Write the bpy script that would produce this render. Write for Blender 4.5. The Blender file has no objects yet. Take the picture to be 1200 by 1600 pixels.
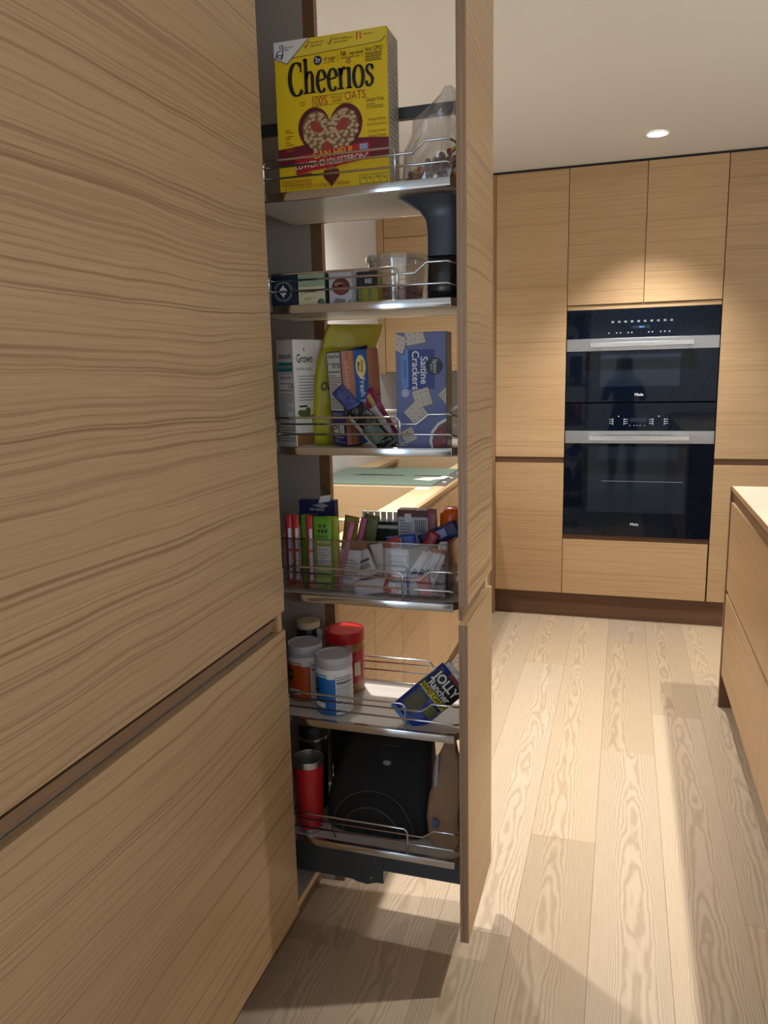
import bpy, bmesh, math, random
from mathutils import Vector, Matrix, noise as mnoise
rnd = random.Random(7)
S = bpy.context.scene
C = S.collection
PI = math.pi

# ------------------------------------------------------------------ camera
CAM_R = ((0.955481, 0.294171, -0.022779), (0.032222, -0.180778, -0.982996), (-0.293287, 0.938500, -0.182209))
cd = bpy.data.cameras.new('camera'); cam = bpy.data.objects.new('camera', cd); C.objects.link(cam)
cd.sensor_fit = 'HORIZONTAL'; cd.sensor_width = 36.0; cd.lens = 36.0; cd.clip_start = 0.01
m = Matrix.Identity(4)
for i in range(3):
    m[i][0] = CAM_R[0][i]; m[i][1] = -CAM_R[1][i]; m[i][2] = -CAM_R[2][i]
m[0][3], m[1][3], m[2][3] = 0.0, 0.0, 1.4
cam.matrix_world = m
S.camera = cam
S.view_settings.view_transform = 'Standard'; S.view_settings.look = 'None'
S.view_settings.gamma = 1.0; S.view_settings.use_curve_mapping = False
S.view_settings.exposure = -0.08

# ------------------------------------------------------------------ daylight
W = bpy.data.worlds.new('sky'); S.world = W; W.use_nodes = True
bgn = W.node_tree.nodes['Background']
sky = W.node_tree.nodes.new('ShaderNodeTexSky'); sky.sky_type = 'HOSEK_WILKIE'
sky.sun_direction = (0.35, 0.75, 0.55); sky.turbidity = 2.6
W.node_tree.links.new(sky.outputs[0], bgn.inputs[0]); bgn.inputs[1].default_value = 0.45

def area(name, loc, size, energy, color, rot):
    l = bpy.data.lights.new(name, 'AREA'); l.shape = 'RECTANGLE'; l.size, l.size_y = size
    l.energy = energy; l.color = color
    o = bpy.data.objects.new(name, l); C.objects.link(o); o.location = loc; o.rotation_euler = rot
    return o
# sky light entering by the glazed doors and left window, plus added fill from the right
area('daylight_fill', (-1.86, -2.94, 1.12), (1.9, 2.05), 58, (0.60, 0.79, 1.0), (PI/2, 0, 0))
area('daylight_fill', (-3.27, -1.05, 1.25), (3.3, 1.7), 46, (0.66, 0.82, 1.0), (PI/2, 0, -PI/2))
area('daylight_fill', (2.97, .10, 1.45), (3.1, 1.35), 42, (0.86, 0.92, 1.0), (PI/2, 0, PI/2))  # added fill from the right, brightens the left cabinet fronts

# ------------------------------------------------------------------ mesh helpers
class MB:
    """collects geometry for ONE mesh object"""
    def __init__(s): s.v = []; s.f = []; s.mi = []
    def add(s, vs, fs, mi=0):
        b = len(s.v); s.v += [tuple(p) for p in vs]; s.f += [tuple(b+i for i in f) for f in fs]; s.mi += [mi]*len(fs)
        return s
    def box(s, x0, x1, y0, y1, z0, z1, mi=0):
        vs = [(x, y, z) for z in (z0, z1) for y in (y0, y1) for x in (x0, x1)]
        return s.add(vs, [(0,2,3,1), (4,5,7,6), (0,1,5,4), (2,6,7,3), (0,4,6,2), (1,3,7,5)], mi)
    def prism(s, poly, fn, d0, d1, mi=0):
        n = len(poly)
        vs = [fn(u, v, d0) for u, v in poly] + [fn(u, v, d1) for u, v in poly]
        fs = [tuple(range(n))[::-1], tuple(range(n, 2*n))] + [(i, (i+1) % n, n+(i+1) % n, n+i) for i in range(n)]
        return s.add(vs, fs, mi)
    def tube(s, pts, r, n=8, closed=False, mi=0):
        pts = [Vector(p) for p in pts]; k = len(pts); vs = []; fs = []
        up = None
        for i, p in enumerate(pts):
            if closed: t = (pts[(i+1) % k]-pts[i-1])
            else: t = pts[min(i+1, k-1)]-pts[max(i-1, 0)]
            t.normalize()
            if up is None:
                up = Vector((0, 0, 1)) if abs(t.z) < .9 else Vector((1, 0, 0))
            a = (up - t*up.dot(t)).normalized(); up = a; b = t.cross(a)
            rr = r[i] if isinstance(r, (list, tuple)) else r
            for j in range(n):
                w = 2*PI*j/n; vs.append(p + a*rr*math.cos(w) + b*rr*math.sin(w))
        m_ = k if closed else k-1
        for i in range(m_):
            for j in range(n):
                fs.append((i*n+j, i*n+(j+1) % n, ((i+1) % k)*n+(j+1) % n, ((i+1) % k)*n+j))
        if not closed:
            fs.append(tuple(range(n))[::-1]); fs.append(tuple((k-1)*n+j for j in range(n)))
        return s.add(vs, fs, mi)
    def lathe(s, prof, cx, cy, cz=0, n=32, mi=0, cap0=True, cap1=True):
        vs = []; fs = []; k = len(prof)
        for r, z in prof:
            for j in range(n):
                w = 2*PI*j/n; vs.append((cx+r*math.cos(w), cy+r*math.sin(w), cz+z))
        for i in range(k-1):
            for j in range(n):
                fs.append((i*n+j, i*n+(j+1) % n, (i+1)*n+(j+1) % n, (i+1)*n+j))
        if cap0: fs.append(tuple(range(n))[::-1])
        if cap1: fs.append(tuple((k-1)*n+j for j in range(n)))
        return s.add(vs, fs, mi)
    def loft(s, rings, mi=0, cap=True, closed=True):
        n = len(rings[0]); vs = [p for r in rings for p in r]; fs = []
        for i in range(len(rings)-1):
            for j in range(n if closed else n-1):
                fs.append((i*n+j, i*n+(j+1) % n, (i+1)*n+(j+1) % n, (i+1)*n+j))
        if cap and closed:
            fs.append(tuple(range(n))[::-1]); fs.append(tuple((len(rings)-1)*n+j for j in range(n)))
        return s.add(vs, fs, mi)
    def build(s, name, mat, parent=None, bevel=0, seg=2, smooth=False, loc=None, rot=None):
        me = bpy.data.meshes.new(name)
        me.from_pydata(s.v, [], s.f); me.update()
        bm = bmesh.new(); bm.from_mesh(me)
        bmesh.ops.recalc_face_normals(bm, faces=bm.faces)
        if bevel:
            es = [e for e in bm.edges if len(e.link_faces) == 2 and e.calc_face_angle(0) > .6]
            bmesh.ops.bevel(bm, geom=es, offset=bevel, segments=seg, affect='EDGES', profile=.5)
        bm.to_mesh(me); bm.free()
        mats = mat if isinstance(mat, (list, tuple)) else [mat]
        for m_ in mats: me.materials.append(m_)
        if len(mats) > 1 and not bevel: me.polygons.foreach_set('material_index', s.mi)
        if smooth:
            me.polygons.foreach_set('use_smooth', [True]*len(me.polygons))
            if smooth != 'all': me.set_sharp_from_angle(angle=math.radians(38))
        return link(name, me, parent, loc, rot)

def link(name, me, parent=None, loc=None, rot=None):
    o = bpy.data.objects.new(name, me); C.objects.link(o)
    if parent is not None:
        o.parent = parent
        if loc is None and parent.get('_w') and parent.parent is None: o.location = -Vector(parent.location)
    if loc is not None: o.location = loc
    if rot is not None: o.rotation_euler = rot
    return o

def tag(o, label, cat, group=None):
    o['label'] = label; o['category'] = cat
    if group: o['group'] = group
    return o
def thing(name, label, cat, loc=(0, 0, 0), rot=(0, 0, 0), group=None, world=False):
    o = bpy.data.objects.new(name, None); C.objects.link(o); o.empty_display_size = .05
    o.location = loc; o.rotation_euler = rot
    if world: o['_w'] = 1
    return tag(o, label, cat, group)
def struct(o): o['kind'] = 'structure'; return o

# ------------------------------------------------------------------ materials
def newmat(name):
    m_ = bpy.data.materials.new(name); m_.use_nodes = True
    return m_, m_.node_tree, m_.node_tree.nodes['Principled BSDF']
def col4(c): return (c[0], c[1], c[2], 1)
def srgb(r, g, b):
    f = lambda c: (c/255/12.92) if c/255 <= .04045 else ((c/255+.055)/1.055)**2.4
    return (f(r), f(g), f(b))
MCACHE = {}
def plain(name, c, rough=.5, metal=0, spec=.5, bump=0, bscale=60, emit=None, coat=0, var=0):
    if name in MCACHE: return MCACHE[name]
    m_, t, b = newmat(name); N = t.nodes; L = t.links
    b.inputs['Base Color'].default_value = col4(c); b.inputs['Roughness'].default_value = rough
    b.inputs['Metallic'].default_value = metal; b.inputs['Specular IOR Level'].default_value = spec
    b.inputs['Coat Weight'].default_value = coat
    tc = N.new('ShaderNodeTexCoord')
    nz = N.new('ShaderNodeTexNoise'); nz.inputs['Scale'].default_value = bscale; nz.inputs['Detail'].default_value = 4
    L.new(tc.outputs['Object'], nz.inputs['Vector'])
    hs = N.new('ShaderNodeMixRGB'); hs.blend_type = 'MULTIPLY'; hs.inputs[0].default_value = var or .06
    hs.inputs[1].default_value = col4(c); L.new(nz.outputs['Color'], hs.inputs[2]) if var else L.new(nz.outputs['Fac'], hs.inputs[2])
    L.new(hs.outputs[0], b.inputs['Base Color'])
    if bump:
        bp = N.new('ShaderNodeBump'); bp.inputs['Strength'].default_value = bump; bp.inputs['Distance'].default_value = .002
        L.new(nz.outputs['Fac'], bp.inputs['Height']); L.new(bp.outputs[0], b.inputs['Normal'])
    if emit:
        b.inputs['Emission Color'].default_value = col4(emit[0]); b.inputs['Emission Strength'].default_value = emit[1]
    MCACHE[name] = m_
    return m_

def clear(name, tint=(1, 1, 1), gloss=.1, rough=.04, haze=0):
    """thin clear plastic: mostly transparent with a fresnel shine"""
    if name in MCACHE: return MCACHE[name]
    m_, t, b = newmat(name); N = t.nodes; L = t.links
    N.remove(b); out = N['Material Output']
    tr = N.new('ShaderNodeBsdfTransparent'); tr.inputs[0].default_value = col4(tint)
    gl = N.new('ShaderNodeBsdfGlossy'); gl.inputs['Roughness'].default_value = rough
    lw = N.new('ShaderNodeLayerWeight'); lw.inputs[0].default_value = .35
    mp = N.new('ShaderNodeMath'); mp.operation = 'MULTIPLY_ADD'; mp.inputs[1].default_value = .55; mp.inputs[2].default_value = gloss; mp.use_clamp = True
    L.new(lw.outputs['Facing'], mp.inputs[0])
    mx = N.new('ShaderNodeMixShader'); L.new(mp.outputs[0], mx.inputs[0])
    base = tr
    if haze:
        df = N.new('ShaderNodeBsdfTranslucent'); df.inputs[0].default_value = (.9, .9, .92, 1)
        d2 = N.new('ShaderNodeBsdfDiffuse'); d2.inputs[0].default_value = (.9, .9, .92, 1)
        ad = N.new('ShaderNodeMixShader'); ad.inputs[0].default_value = .5; L.new(df.outputs[0], ad.inputs[1]); L.new(d2.outputs[0], ad.inputs[2])
        m2 = N.new('ShaderNodeMixShader'); m2.inputs[0].default_value = haze; L.new(tr.outputs[0], m2.inputs[1]); L.new(ad.outputs[0], m2.inputs[2]); base = m2
    L.new(base.outputs[0], mx.inputs[1]); L.new(gl.outputs[0], mx.inputs[2]); L.new(mx.outputs[0], out.inputs['Surface'])
    MCACHE[name] = m_
    return m_

def math_n(t, op, a, b=None, c=None):
    n = t.nodes.new('ShaderNodeMath'); n.operation = op
    for i, x in enumerate((a, b, c)):
        if x is None: continue
        if hasattr(x, 'is_linked') or hasattr(x, 'links'): t.links.new(x, n.inputs[i])
        else: n.inputs[i].default_value = x
    return n.outputs[0]

def veneer(name, grain, c_lo, c_hi, c_line, wav=.05, lines=26, rough=.42, line_amt=.55):
    """oak veneer; `grain` is the axis the fibres run along, the other two are across"""
    if name in MCACHE: return MCACHE[name]
    m_, t, b = newmat(name); N = t.nodes; L = t.links
    tc = N.new('ShaderNodeTexCoord'); oi = N.new('ShaderNodeObjectInfo')
    sp = N.new('ShaderNodeSeparateXYZ'); L.new(tc.outputs['Object'], sp.inputs[0])
    ax = {'X': 0, 'Y': 1, 'Z': 2}[grain]
    along = sp.outputs[ax]; o1, o2 = [sp.outputs[i] for i in range(3) if i != ax]
    across = math_n(t, 'ADD', o1, o2)
    roff = math_n(t, 'MULTIPLY', oi.outputs['Random'], 37.0)
    def vec(sa, sc, off=0.):
        c_ = N.new('ShaderNodeCombineXYZ')
        L.new(math_n(t, 'MULTIPLY_ADD', along, sa, roff), c_.inputs[0])
        L.new(across_src[0] if sc is None else math_n(t, 'MULTIPLY', across_src[0], sc), c_.inputs[1])
        c_.inputs[2].default_value = off
        return c_.outputs[0]
    across_src = [across]
    def noise(v, detail=3, rough_=.55):
        n = N.new('ShaderNodeTexNoise'); n.inputs['Scale'].default_value = 1; n.inputs['Detail'].default_value = detail
        n.inputs['Roughness'].default_value = rough_; L.new(v, n.inputs['Vector']); return n.outputs['Fac']
    w = noise(vec(1.2, 2.0), 2)
    w2 = noise(vec(7.0, 3.0, 3.), 2)
    across_src[0] = math_n(t, 'ADD', math_n(t, 'MULTIPLY_ADD', w, wav*2, across), math_n(t, 'MULTIPLY', w2, wav*.22))
    n1 = noise(vec(.7, lines, 1.), 2, .5)
    n2 = noise(vec(6., 330., 2.), 2, .5)
    n3 = noise(vec(.5, 4.5, 4.), 1)
    ncl = noise(vec(.35, lines*.16, 6.), 2, .5)
    r1 = N.new('ShaderNodeValToRGB'); e = r1.color_ramp.elements
    e[0].position = .30; e[0].color = col4(c_lo); e[1].position = .70; e[1].color = col4(c_hi)
    L.new(math_n(t, 'MULTIPLY_ADD', n3, .4, math_n(t, 'MULTIPLY', n2, .6)), r1.inputs[0])
    r2 = N.new('ShaderNodeValToRGB'); e = r2.color_ramp.elements
    e[0].position = .37; e[0].color = (1, 1, 1, 1); e[1].position = .49; e[1].color = (0, 0, 0, 1)
    L.new(n1, r2.inputs[0])
    cl = N.new('ShaderNodeMapRange'); cl.inputs[1].default_value = .35; cl.inputs[2].default_value = .65; cl.inputs[3].default_value = 1.0; cl.inputs[4].default_value = .38
    L.new(ncl, cl.inputs[0]); lm = math_n(t, 'MULTIPLY', r2.outputs[0], cl.outputs[0])
    mx = N.new('ShaderNodeMixRGB'); L.new(math_n(t, 'MULTIPLY', lm, line_amt), mx.inputs[0])
    L.new(r1.outputs[0], mx.inputs[1]); mx.inputs[2].default_value = col4(c_line)
    hv = N.new('ShaderNodeHueSaturation'); L.new(mx.outputs[0], hv.inputs['Color'])
    L.new(math_n(t, 'MULTIPLY_ADD', oi.outputs['Random'], .10, .95), hv.inputs['Value'])
    L.new(hv.outputs[0], b.inputs['Base Color'])
    b.inputs['Roughness'].default_value = rough; b.inputs['Specular IOR Level'].default_value = .35
    bp = N.new('ShaderNodeBump'); bp.inputs['Strength'].default_value = .12; bp.inputs['Distance'].default_value = .001
    L.new(n2, bp.inputs['Height']); L.new(bp.outputs[0], b.inputs['Normal'])
    MCACHE[name] = m_
    return m_

def plank_mat(name):
    """pale oak boards: cathedral arches down the middle, straight grain at the edges"""
    m_, t, b = newmat(name); N = t.nodes; L = t.links
    tc = N.new('ShaderNodeTexCoord'); oi = N.new('ShaderNodeObjectInfo')
    sp = N.new('ShaderNodeSeparateXYZ'); L.new(tc.outputs['Object'], sp.inputs[0])
    r = oi.outputs['Random']; r37 = math_n(t, 'MULTIPLY', r, 91.0)
    r2_ = math_n(t, 'FRACT', math_n(t, 'MULTIPLY', r, 17.3)); r3_ = math_n(t, 'FRACT', math_n(t, 'MULTIPLY', r, 53.7))
    x = math_n(t, 'ADD', sp.outputs[0], math_n(t, 'MULTIPLY_ADD', r2_, .09, -.045)); y = sp.outputs[1]
    def noise(sx, sy, off, detail=2, rg=.5):
        c_ = N.new('ShaderNodeCombineXYZ'); L.new(math_n(t, 'MULTIPLY', x, sx), c_.inputs[0])
        L.new(math_n(t, 'MULTIPLY_ADD', y, sy, r37), c_.inputs[1]); c_.inputs[2].default_value = off
        n = N.new('ShaderNodeTexNoise'); n.inputs['Scale'].default_value = 1; n.inputs['Detail'].default_value = detail; n.inputs['Roughness'].default_value = rg
        L.new(c_.outputs[0], n.inputs['Vector']); return n.outputs['Fac']
    nl = noise(7, 1.3, 0., 2); nm = noise(26, 7.0, 5., 3); fine = noise(420, 9, 9., 2)
    xx = math_n(t, 'MULTIPLY', x, x)
    ph = math_n(t, 'ADD', math_n(t, 'MULTIPLY', xx, 950.), math_n(t, 'MULTIPLY', y, 1.6))
    ph = math_n(t, 'ADD', ph, math_n(t, 'MULTIPLY', nl, 7.5)); ph = math_n(t, 'ADD', ph, math_n(t, 'MULTIPLY', nm, 1.7))
    s = math_n(t, 'SINE', math_n(t, 'MULTIPLY', ph, 8.6))
    s = math_n(t, 'MULTIPLY_ADD', s, .5, .5)
    s = math_n(t, 'POWER', s, 1.6)
    g = math_n(t, 'ADD', math_n(t, 'MULTIPLY', s, .42), math_n(t, 'MULTIPLY', fine, .55))
    rp = N.new('ShaderNodeValToRGB'); e = rp.color_ramp.elements
    e[0].position = .12; e[0].color = col4((.475, .375, .265)); e[1].position = .80; e[1].color = col4((.325, .24, .158))
    L.new(g, rp.inputs[0])
    hv = N.new('ShaderNodeHueSaturation'); L.new(rp.outputs[0], hv.inputs['Color'])
    L.new(math_n(t, 'MULTIPLY_ADD', r3_, .24, .88), hv.inputs['Value']); L.new(math_n(t, 'MULTIPLY_ADD', r2_, .2, .86), hv.inputs['Saturation'])
    L.new(hv.outputs[0], b.inputs['Base Color'])
    b.inputs['Roughness'].default_value = .38; b.inputs['Specular IOR Level'].default_value = .4
    bp = N.new('ShaderNodeBump'); bp.inputs['Strength'].default_value = .08; bp.inputs['Distance'].default_value = .001
    L.new(fine, bp.inputs['Height']); L.new(bp.outputs[0], b.inputs['Normal'])
    return m_

OAK_LO, OAK_HI, OAK_LN = (.43, .272, .138), (.55, .372, .203), (.25, .138, .062)
oakY = veneer('oak veneer along y', 'Y', OAK_LO, OAK_HI, OAK_LN, wav=.036, lines=190, line_amt=.8)
oakX = veneer('oak veneer along x', 'X', OAK_LO, OAK_HI, OAK_LN, wav=.012, lines=130, line_amt=.42)
oakYs = veneer('fine oak veneer along y', 'Y', OAK_LO, OAK_HI, OAK_LN, wav=.012, lines=130, line_amt=.42)
oakZ = veneer('oak edge band', 'Z', (.25, .15, .085), (.36, .225, .13), (.13, .075, .04), wav=.01, lines=160, line_amt=.5)
walnut = veneer('brown stained oak', 'X', (.135, .068, .038), (.19, .10, .058), (.08, .04, .022), wav=.01, lines=70, line_amt=.3)
walnutY = veneer('brown stained oak along y', 'Y', (.20, .115, .062), (.28, .165, .09), (.10, .055, .03), wav=.01, lines=90, line_amt=.4)
ply = veneer('raw birch plywood', 'Y', (.60, .43, .25), (.70, .53, .33), (.52, .35, .19), wav=.02, lines=20, line_amt=.25, rough=.6)
plyX = veneer('raw birch plywood across', 'X', (.60, .43, .25), (.70, .53, .33), (.52, .35, .19), wav=.02, lines=20, line_amt=.25, rough=.6)
planks = plank_mat('oak floor boards')
paint = plain('warm white paint', (.76, .755, .74), .75, bump=.04, bscale=300)
wallp = plain('white wall paint', (.78, .775, .755), .8, bump=.04, bscale=300)
melamine = plain('grey melamine', (.50, .47, .44), .5, bscale=400)
black = plain('black shadow gap', (.006, .006, .007), .6)
chrome = plain('polished chrome', (.58, .59, .61), .13, 1)
steel = plain('brushed steel', (.52, .525, .54), .3, 1)
satin = plain('satin bright steel', (.86, .87, .88), .2, 1)
greyMetal = plain('slate grey painted metal', (.055, .065, .08), .42)
tray_m = plain('pale tray laminate', (.62, .58, .53), .32)
glassB = plain('black oven glass', (.003, .006, .013), .03, spec=.26)
glassW = plain('oven window glass', (.010, .017, .030), .04, spec=.34)
seam = plain('dark floor seam', (.30, .22, .145), .8)
# ------------------------------------------------------------------ room shell
XW, YB, XR, YF, ZC = -1.36, 4.90, 3.0, -3.0, 2.399        # left wall, back wall, right wall, wall behind camera, ceiling
def shell(name, x0, x1, y0, y1, z0, z1, mat):
    return struct(MB().box(x0, x1, y0, y1, z0, z1).build(name, mat))
floor = shell('floor', -3.4, XR+.1, YF-.1, YB+.1, -.06, -.012, seam)
shell('ceiling', -3.4, XR+.1, YF-.1, YB+.1, ZC, ZC+.06, paint)
shell('wall_left', XW-.1, XW, 1.0, YB+.1, -.012, ZC, wallp)
shell('wall_back', XW, XR+.1, YB, YB+.1, -.012, ZC, wallp)
wr = MB()
for a in ((YF-.1, -1.5, -.012, ZC), (1.7, YB, -.012, ZC), (-1.5, 1.7, -.012, .75), (-1.5, 1.7, 2.15, ZC)): wr.box(XR, XR+.1, a[0], a[1], a[2], a[3])
struct(wr.build('wall_right', wallp))
wl = MB()
for a in ((YF-.1, -2.75, -.012, ZC), (.65, YB+.1, -.012, ZC), (-2.75, .65, -.012, .35), (-2.75, .65, 2.15, ZC)): wl.box(-3.4, -3.3, a[0], a[1], a[2], a[3])
struct(wl.build('wall_far_left', wallp))
shell('wall_partition', -3.3, XW-.1, 1.0, 1.1, -.012, ZC, wallp)
wf = MB()
for a in ((-3.3, -2.87, -.012, ZC), (-.85, XR, -.012, ZC), (-2.87, -.85, 2.2, ZC)):
    wf.box(a[0], a[1], YF-.1, YF, a[2], a[3])
struct(wf.build('wall_front', wallp))
fr = plain('dark bronze frame', (.03, .028, .026), .4); pane = clear('window pane', gloss=.04)
wn = struct(MB().box(-2.87, -.85, YF-.09, YF-.08, -.012, .05).build('window_1', paint))
for x in (-2.87, -1.89, -.91): MB().box(x, x+.06, YF-.09, YF-.065, .05, 2.14).build('frame_stile', fr, wn)
MB().box(-2.87, -.85, YF-.09, YF-.065, 2.14, 2.2).build('frame_rail', fr, wn)
for x in (-2.81, -1.83): MB().box(x, x+.92, YF-.08, YF-.075, .05, 2.14).build('pane', pane, wn)
wn = struct(MB().box(-3.39, -3.36, -2.75, .65, .35, .40).build('window_2', paint))
for y in (-2.75, -1.08, .60): MB().box(-3.39, -3.36, y, y+.05, .40, 2.10).build('frame_stile', fr, wn)
MB().box(-3.39, -3.36, -2.75, .65, 2.10, 2.15).build('frame_rail', fr, wn)
for y in (-2.70, -1.03): MB().box(-3.38, -3.375, y, y+1.62, .40, 2.10).build('pane', pane, wn)

wn = struct(MB().box(XR+.06, XR+.09, -1.5, 1.7, .75, .80).build('window_added', paint))  # unseen window, added to go with the fill from the right
for y in (-1.5, .08, 1.65): MB().box(XR+.06, XR+.09, y, y+.05, .80, 2.10).build('frame_stile', fr, wn)
MB().box(XR+.06, XR+.09, -1.5, 1.7, 2.10, 2.15).build('frame_rail', fr, wn)
for y in (-1.45, .13): MB().box(XR+.075, XR+.08, y, y+1.52, .80, 2.10).build('pane', pane, wn)

# floor boards, each its own piece
PWd = .188
joints = {0: [2.75, 3.92], -1: [2.15], -2: [1.70, 3.55], 1: [1.25, 3.1], -3: [2.62], 2: [1.9, 3.6], -4: [1.55, 3.3]}
mesh_cache = {}
for k in range(-14, 16):
    xa = -.038 + k*PWd
    js = joints.get(k)
    if js is None:
        o_ = (k*0.73) % 1.9; js = [o_ + q for q in (-2.0, .1, 2.1)]
    js = [j for j in js if YF < j < YB]
    lo = min(js)
    while lo-1.9 > YF: lo -= 1.9; js.append(lo)
    ys = sorted([YF] + js + [YB])
    for a, b in zip(ys, ys[1:]):
        if b-a < .02: continue
        mb = MB(); mb.box(-PWd/2+.0003, PWd/2-.0003, -(b-a)/2+.0003, (b-a)/2-.0003, -.014, 0)
        mb.build('plank', planks, floor, bevel=.0003, seg=1, loc=(xa+PWd/2, (a+b)/2, 0))

# ------------------------------------------------------------------ recessed ceiling lights
lamp_w = plain('lamp lens', (1, 1, 1), .4, emit=((1, .95, .86), 14))
def downlight(x, y, energy, label, size=112, blend=1.0, col=(1, .968, .915)):
    t = thing('recessed_light', label, 'ceiling light', (x, y, ZC-.004))
    MB().lathe([(.043, 0), (.043, .003)], 0, 0, n=40).build('lens', lamp_w, t)
    MB().lathe([(.0435, .001), (.0435, -.001), (.0465, -.0015), (.048, .003), (.0435, .003)], 0, 0, n=40, cap0=False, cap1=False).build('trim_ring', paint, t, smooth=True)
    l = bpy.data.lights.new('lamp', 'SPOT'); l.energy = energy; l.color = col; l.shadow_soft_size = .022
    l.spot_size = math.radians(size); l.spot_blend = blend
    o = bpy.data.objects.new('lamp', l); C.objects.link(o); o.parent = t; o.location = (0, 0, -.012)
downlight(.106, 3.84, 185, 'lit recessed ceiling light in front of the oven wall', size=90)
downlight(-.92, 2.26, 225, 'recessed ceiling light above the open base cabinets', size=84)
downlight(.76, 2.94, 130, 'recessed ceiling light above the far part of the island', size=92)
downlight(.76, 1.90, 205, 'recessed ceiling light above the middle of the island', size=92)
downlight(-.92, 3.05, 55, 'added fill light in the ceiling above the cabinet with the green cover sheet', size=140, blend=.8)  # added lamp, brightens the white wall and corner behind the trays
for x_, l_ in ((-.3, 'added fill light by the rear wall next to the glazed doors'), (.9, 'added fill light by the rear wall in the middle'), (2.1, 'added fill light by the rear wall at the right wall')):  # added lamps out of view; rear wall bounces their light as fill
    downlight(x_, -2.35, 80, l_, size=120, col=(1, .985, .965))

# ------------------------------------------------------------------ left: tall cabinet beside the pantry
FX = -.70          # face plane of all the cabinets of this side
t = thing('tall_cabinet', 'tall light oak cabinet filling the wall beside the pulled-out pantry', 'cabinet', (-1.0, 1.0, 0), world=True)
MB().box(FX-.02, FX, .50, 1.487, .882, 2.39).build('upper_door', oakY, t, bevel=.001)
MB().box(FX-.02, FX, .50, 1.487, .132, .839).build('lower_door', oakY, t, bevel=.001)
MB().box(-1.34, FX-.024, .50, 1.482, .11, 2.39).build('body', melamine, t)
MB().box(FX-.0235, FX-.012, .50, 1.462, .848, .869).build('grip_rail', walnutY, t)
MB().box(FX-.0235, FX-.006, 1.462, 1.482, .839, .882).build('rail_end_block', oakYs, t)
MB().box(FX-.0238, FX-.018, .50, 1.462, .869, .878).build('shadow_gap', black, t)  # black strip stands in for the shade under the upper door
MB().box(-1.34, FX-.07, .50, 1.482, .0, .11).build('plinth', walnutY, t)

# housing of the pull-out pantry
t = thing('pantry_housing', 'open tall cabinet housing with grey inside that the pull-out slides from', 'cabinet', (-1.0, 1.65, 0), world=True)
g = MB().box(-1.34, FX-.028, 1.792, 1.812, .0, 2.39).build('far_gable', melamine, t)
MB().box(FX-.028, FX-.001, 1.792, 1.812, .0, 2.39).build('edge_strip', walnutY, g)
MB().box(FX-.0012, FX, 1.792, 1.812, .0, 2.39).build('edge_band', oakZ, g)
MB().box(-1.34, -1.33, 1.4878, 1.792, .12, 2.39).build('back_panel', melamine, t)
MB().box(-1.33, FX-.018, 1.4878, 1.792, .12, .136).build('bottom_board', melamine, t)
MB().box(FX-.0178, FX-.014, 1.4878, 1.79, .12, .138).build('bottom_edge', ply, t)
MB().box(-1.33, FX-.02, 1.4878, 1.792, 2.37, 2.39).build('top_board', melamine, t)
MB().box(-1.33, FX-.065, 1.4878, 1.792, .0, .12).build('plinth', walnutY, t)

# ------------------------------------------------------------------ pull-out pantry
TZ = [1.742, 1.520, 1.224, .895, .597, .293]
TFLOOR = .013
t = thing('pull_out_pantry', 'tall pull-out pantry with six wire-railed trays slid out of its housing', 'pantry', (-.5, 1.65, 0), world=True)
pantry = t
PX0, PX1, PY0, PY1 = -.311, -.292, 1.495, 1.802
MB().box(PX0, PX1, PY0, PY1, .917, 2.39).build('upper_front', [oakY, oakZ], t, bevel=.001)
MB().box(PX0, PX1, PY0, PY1, .132, .876).build('lower_front', [oakY, oakZ], t, bevel=.001)
MB().box(PX0, PX1-.011, PY0, PY1-.03, .886, .9165).build('grip_rail', walnutY, t)
MB().box(PX0, PX1-.011, PY1-.03, PY1-.002, .8765, .9165).build('rail_end_block', ply, t)
for z0, z1 in ((.917, 2.389), (.133, .876)):       # near edge strips; the edge's shade is put into their dark colour
    for a, b in ((0, .0062), (.0066, .0125), (.0129, .019)):
        MB().box(PX0+a, PX0+b, PY0-.0008, PY0+.0005, z0, z1).build('edge_band', oakZ, t)
MB().box(-.80, PX0, 1.640, 1.660, 1.907, 1.929).build('top_bar', greyMetal, t, bevel=.002)
MB().box(-.82, -.80, 1.640, 1.660, .15, 1.96).build('rear_upright', greyMetal, t, bevel=.002)
rb = MB(); prof = [(-.80, .138), (-.62, .138), (-.598, .132), (-.575, .130), (-.560, .136), (-.548, .139), (-.533, .139), (-.533, .284), (-.80, .284)]
rb.prism(prof, lambda u, v, d: (u, d, v), 1.630, 1.670); rn = rb.build('runner_housing', greyMetal, t)
MB().box(-.545, PX0, 1.634, 1.666, .171, .284).build('runner_slide', greyMetal, t, bevel=.002)
MB().tube([(-.5335, 1.629, .268), (-.5335, 1.6305, .268)], .003, 8).build('screw', steel, rn)
for x, z in ((-.565, .15), (-.55, .268)):
    MB().lathe([(.0035, 0), (.0025, .0012)], 0, 0, n=10).build('rivet', steel, rn, loc=(x, 1.630, z), rot=(PI/2, 0, 0))
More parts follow.
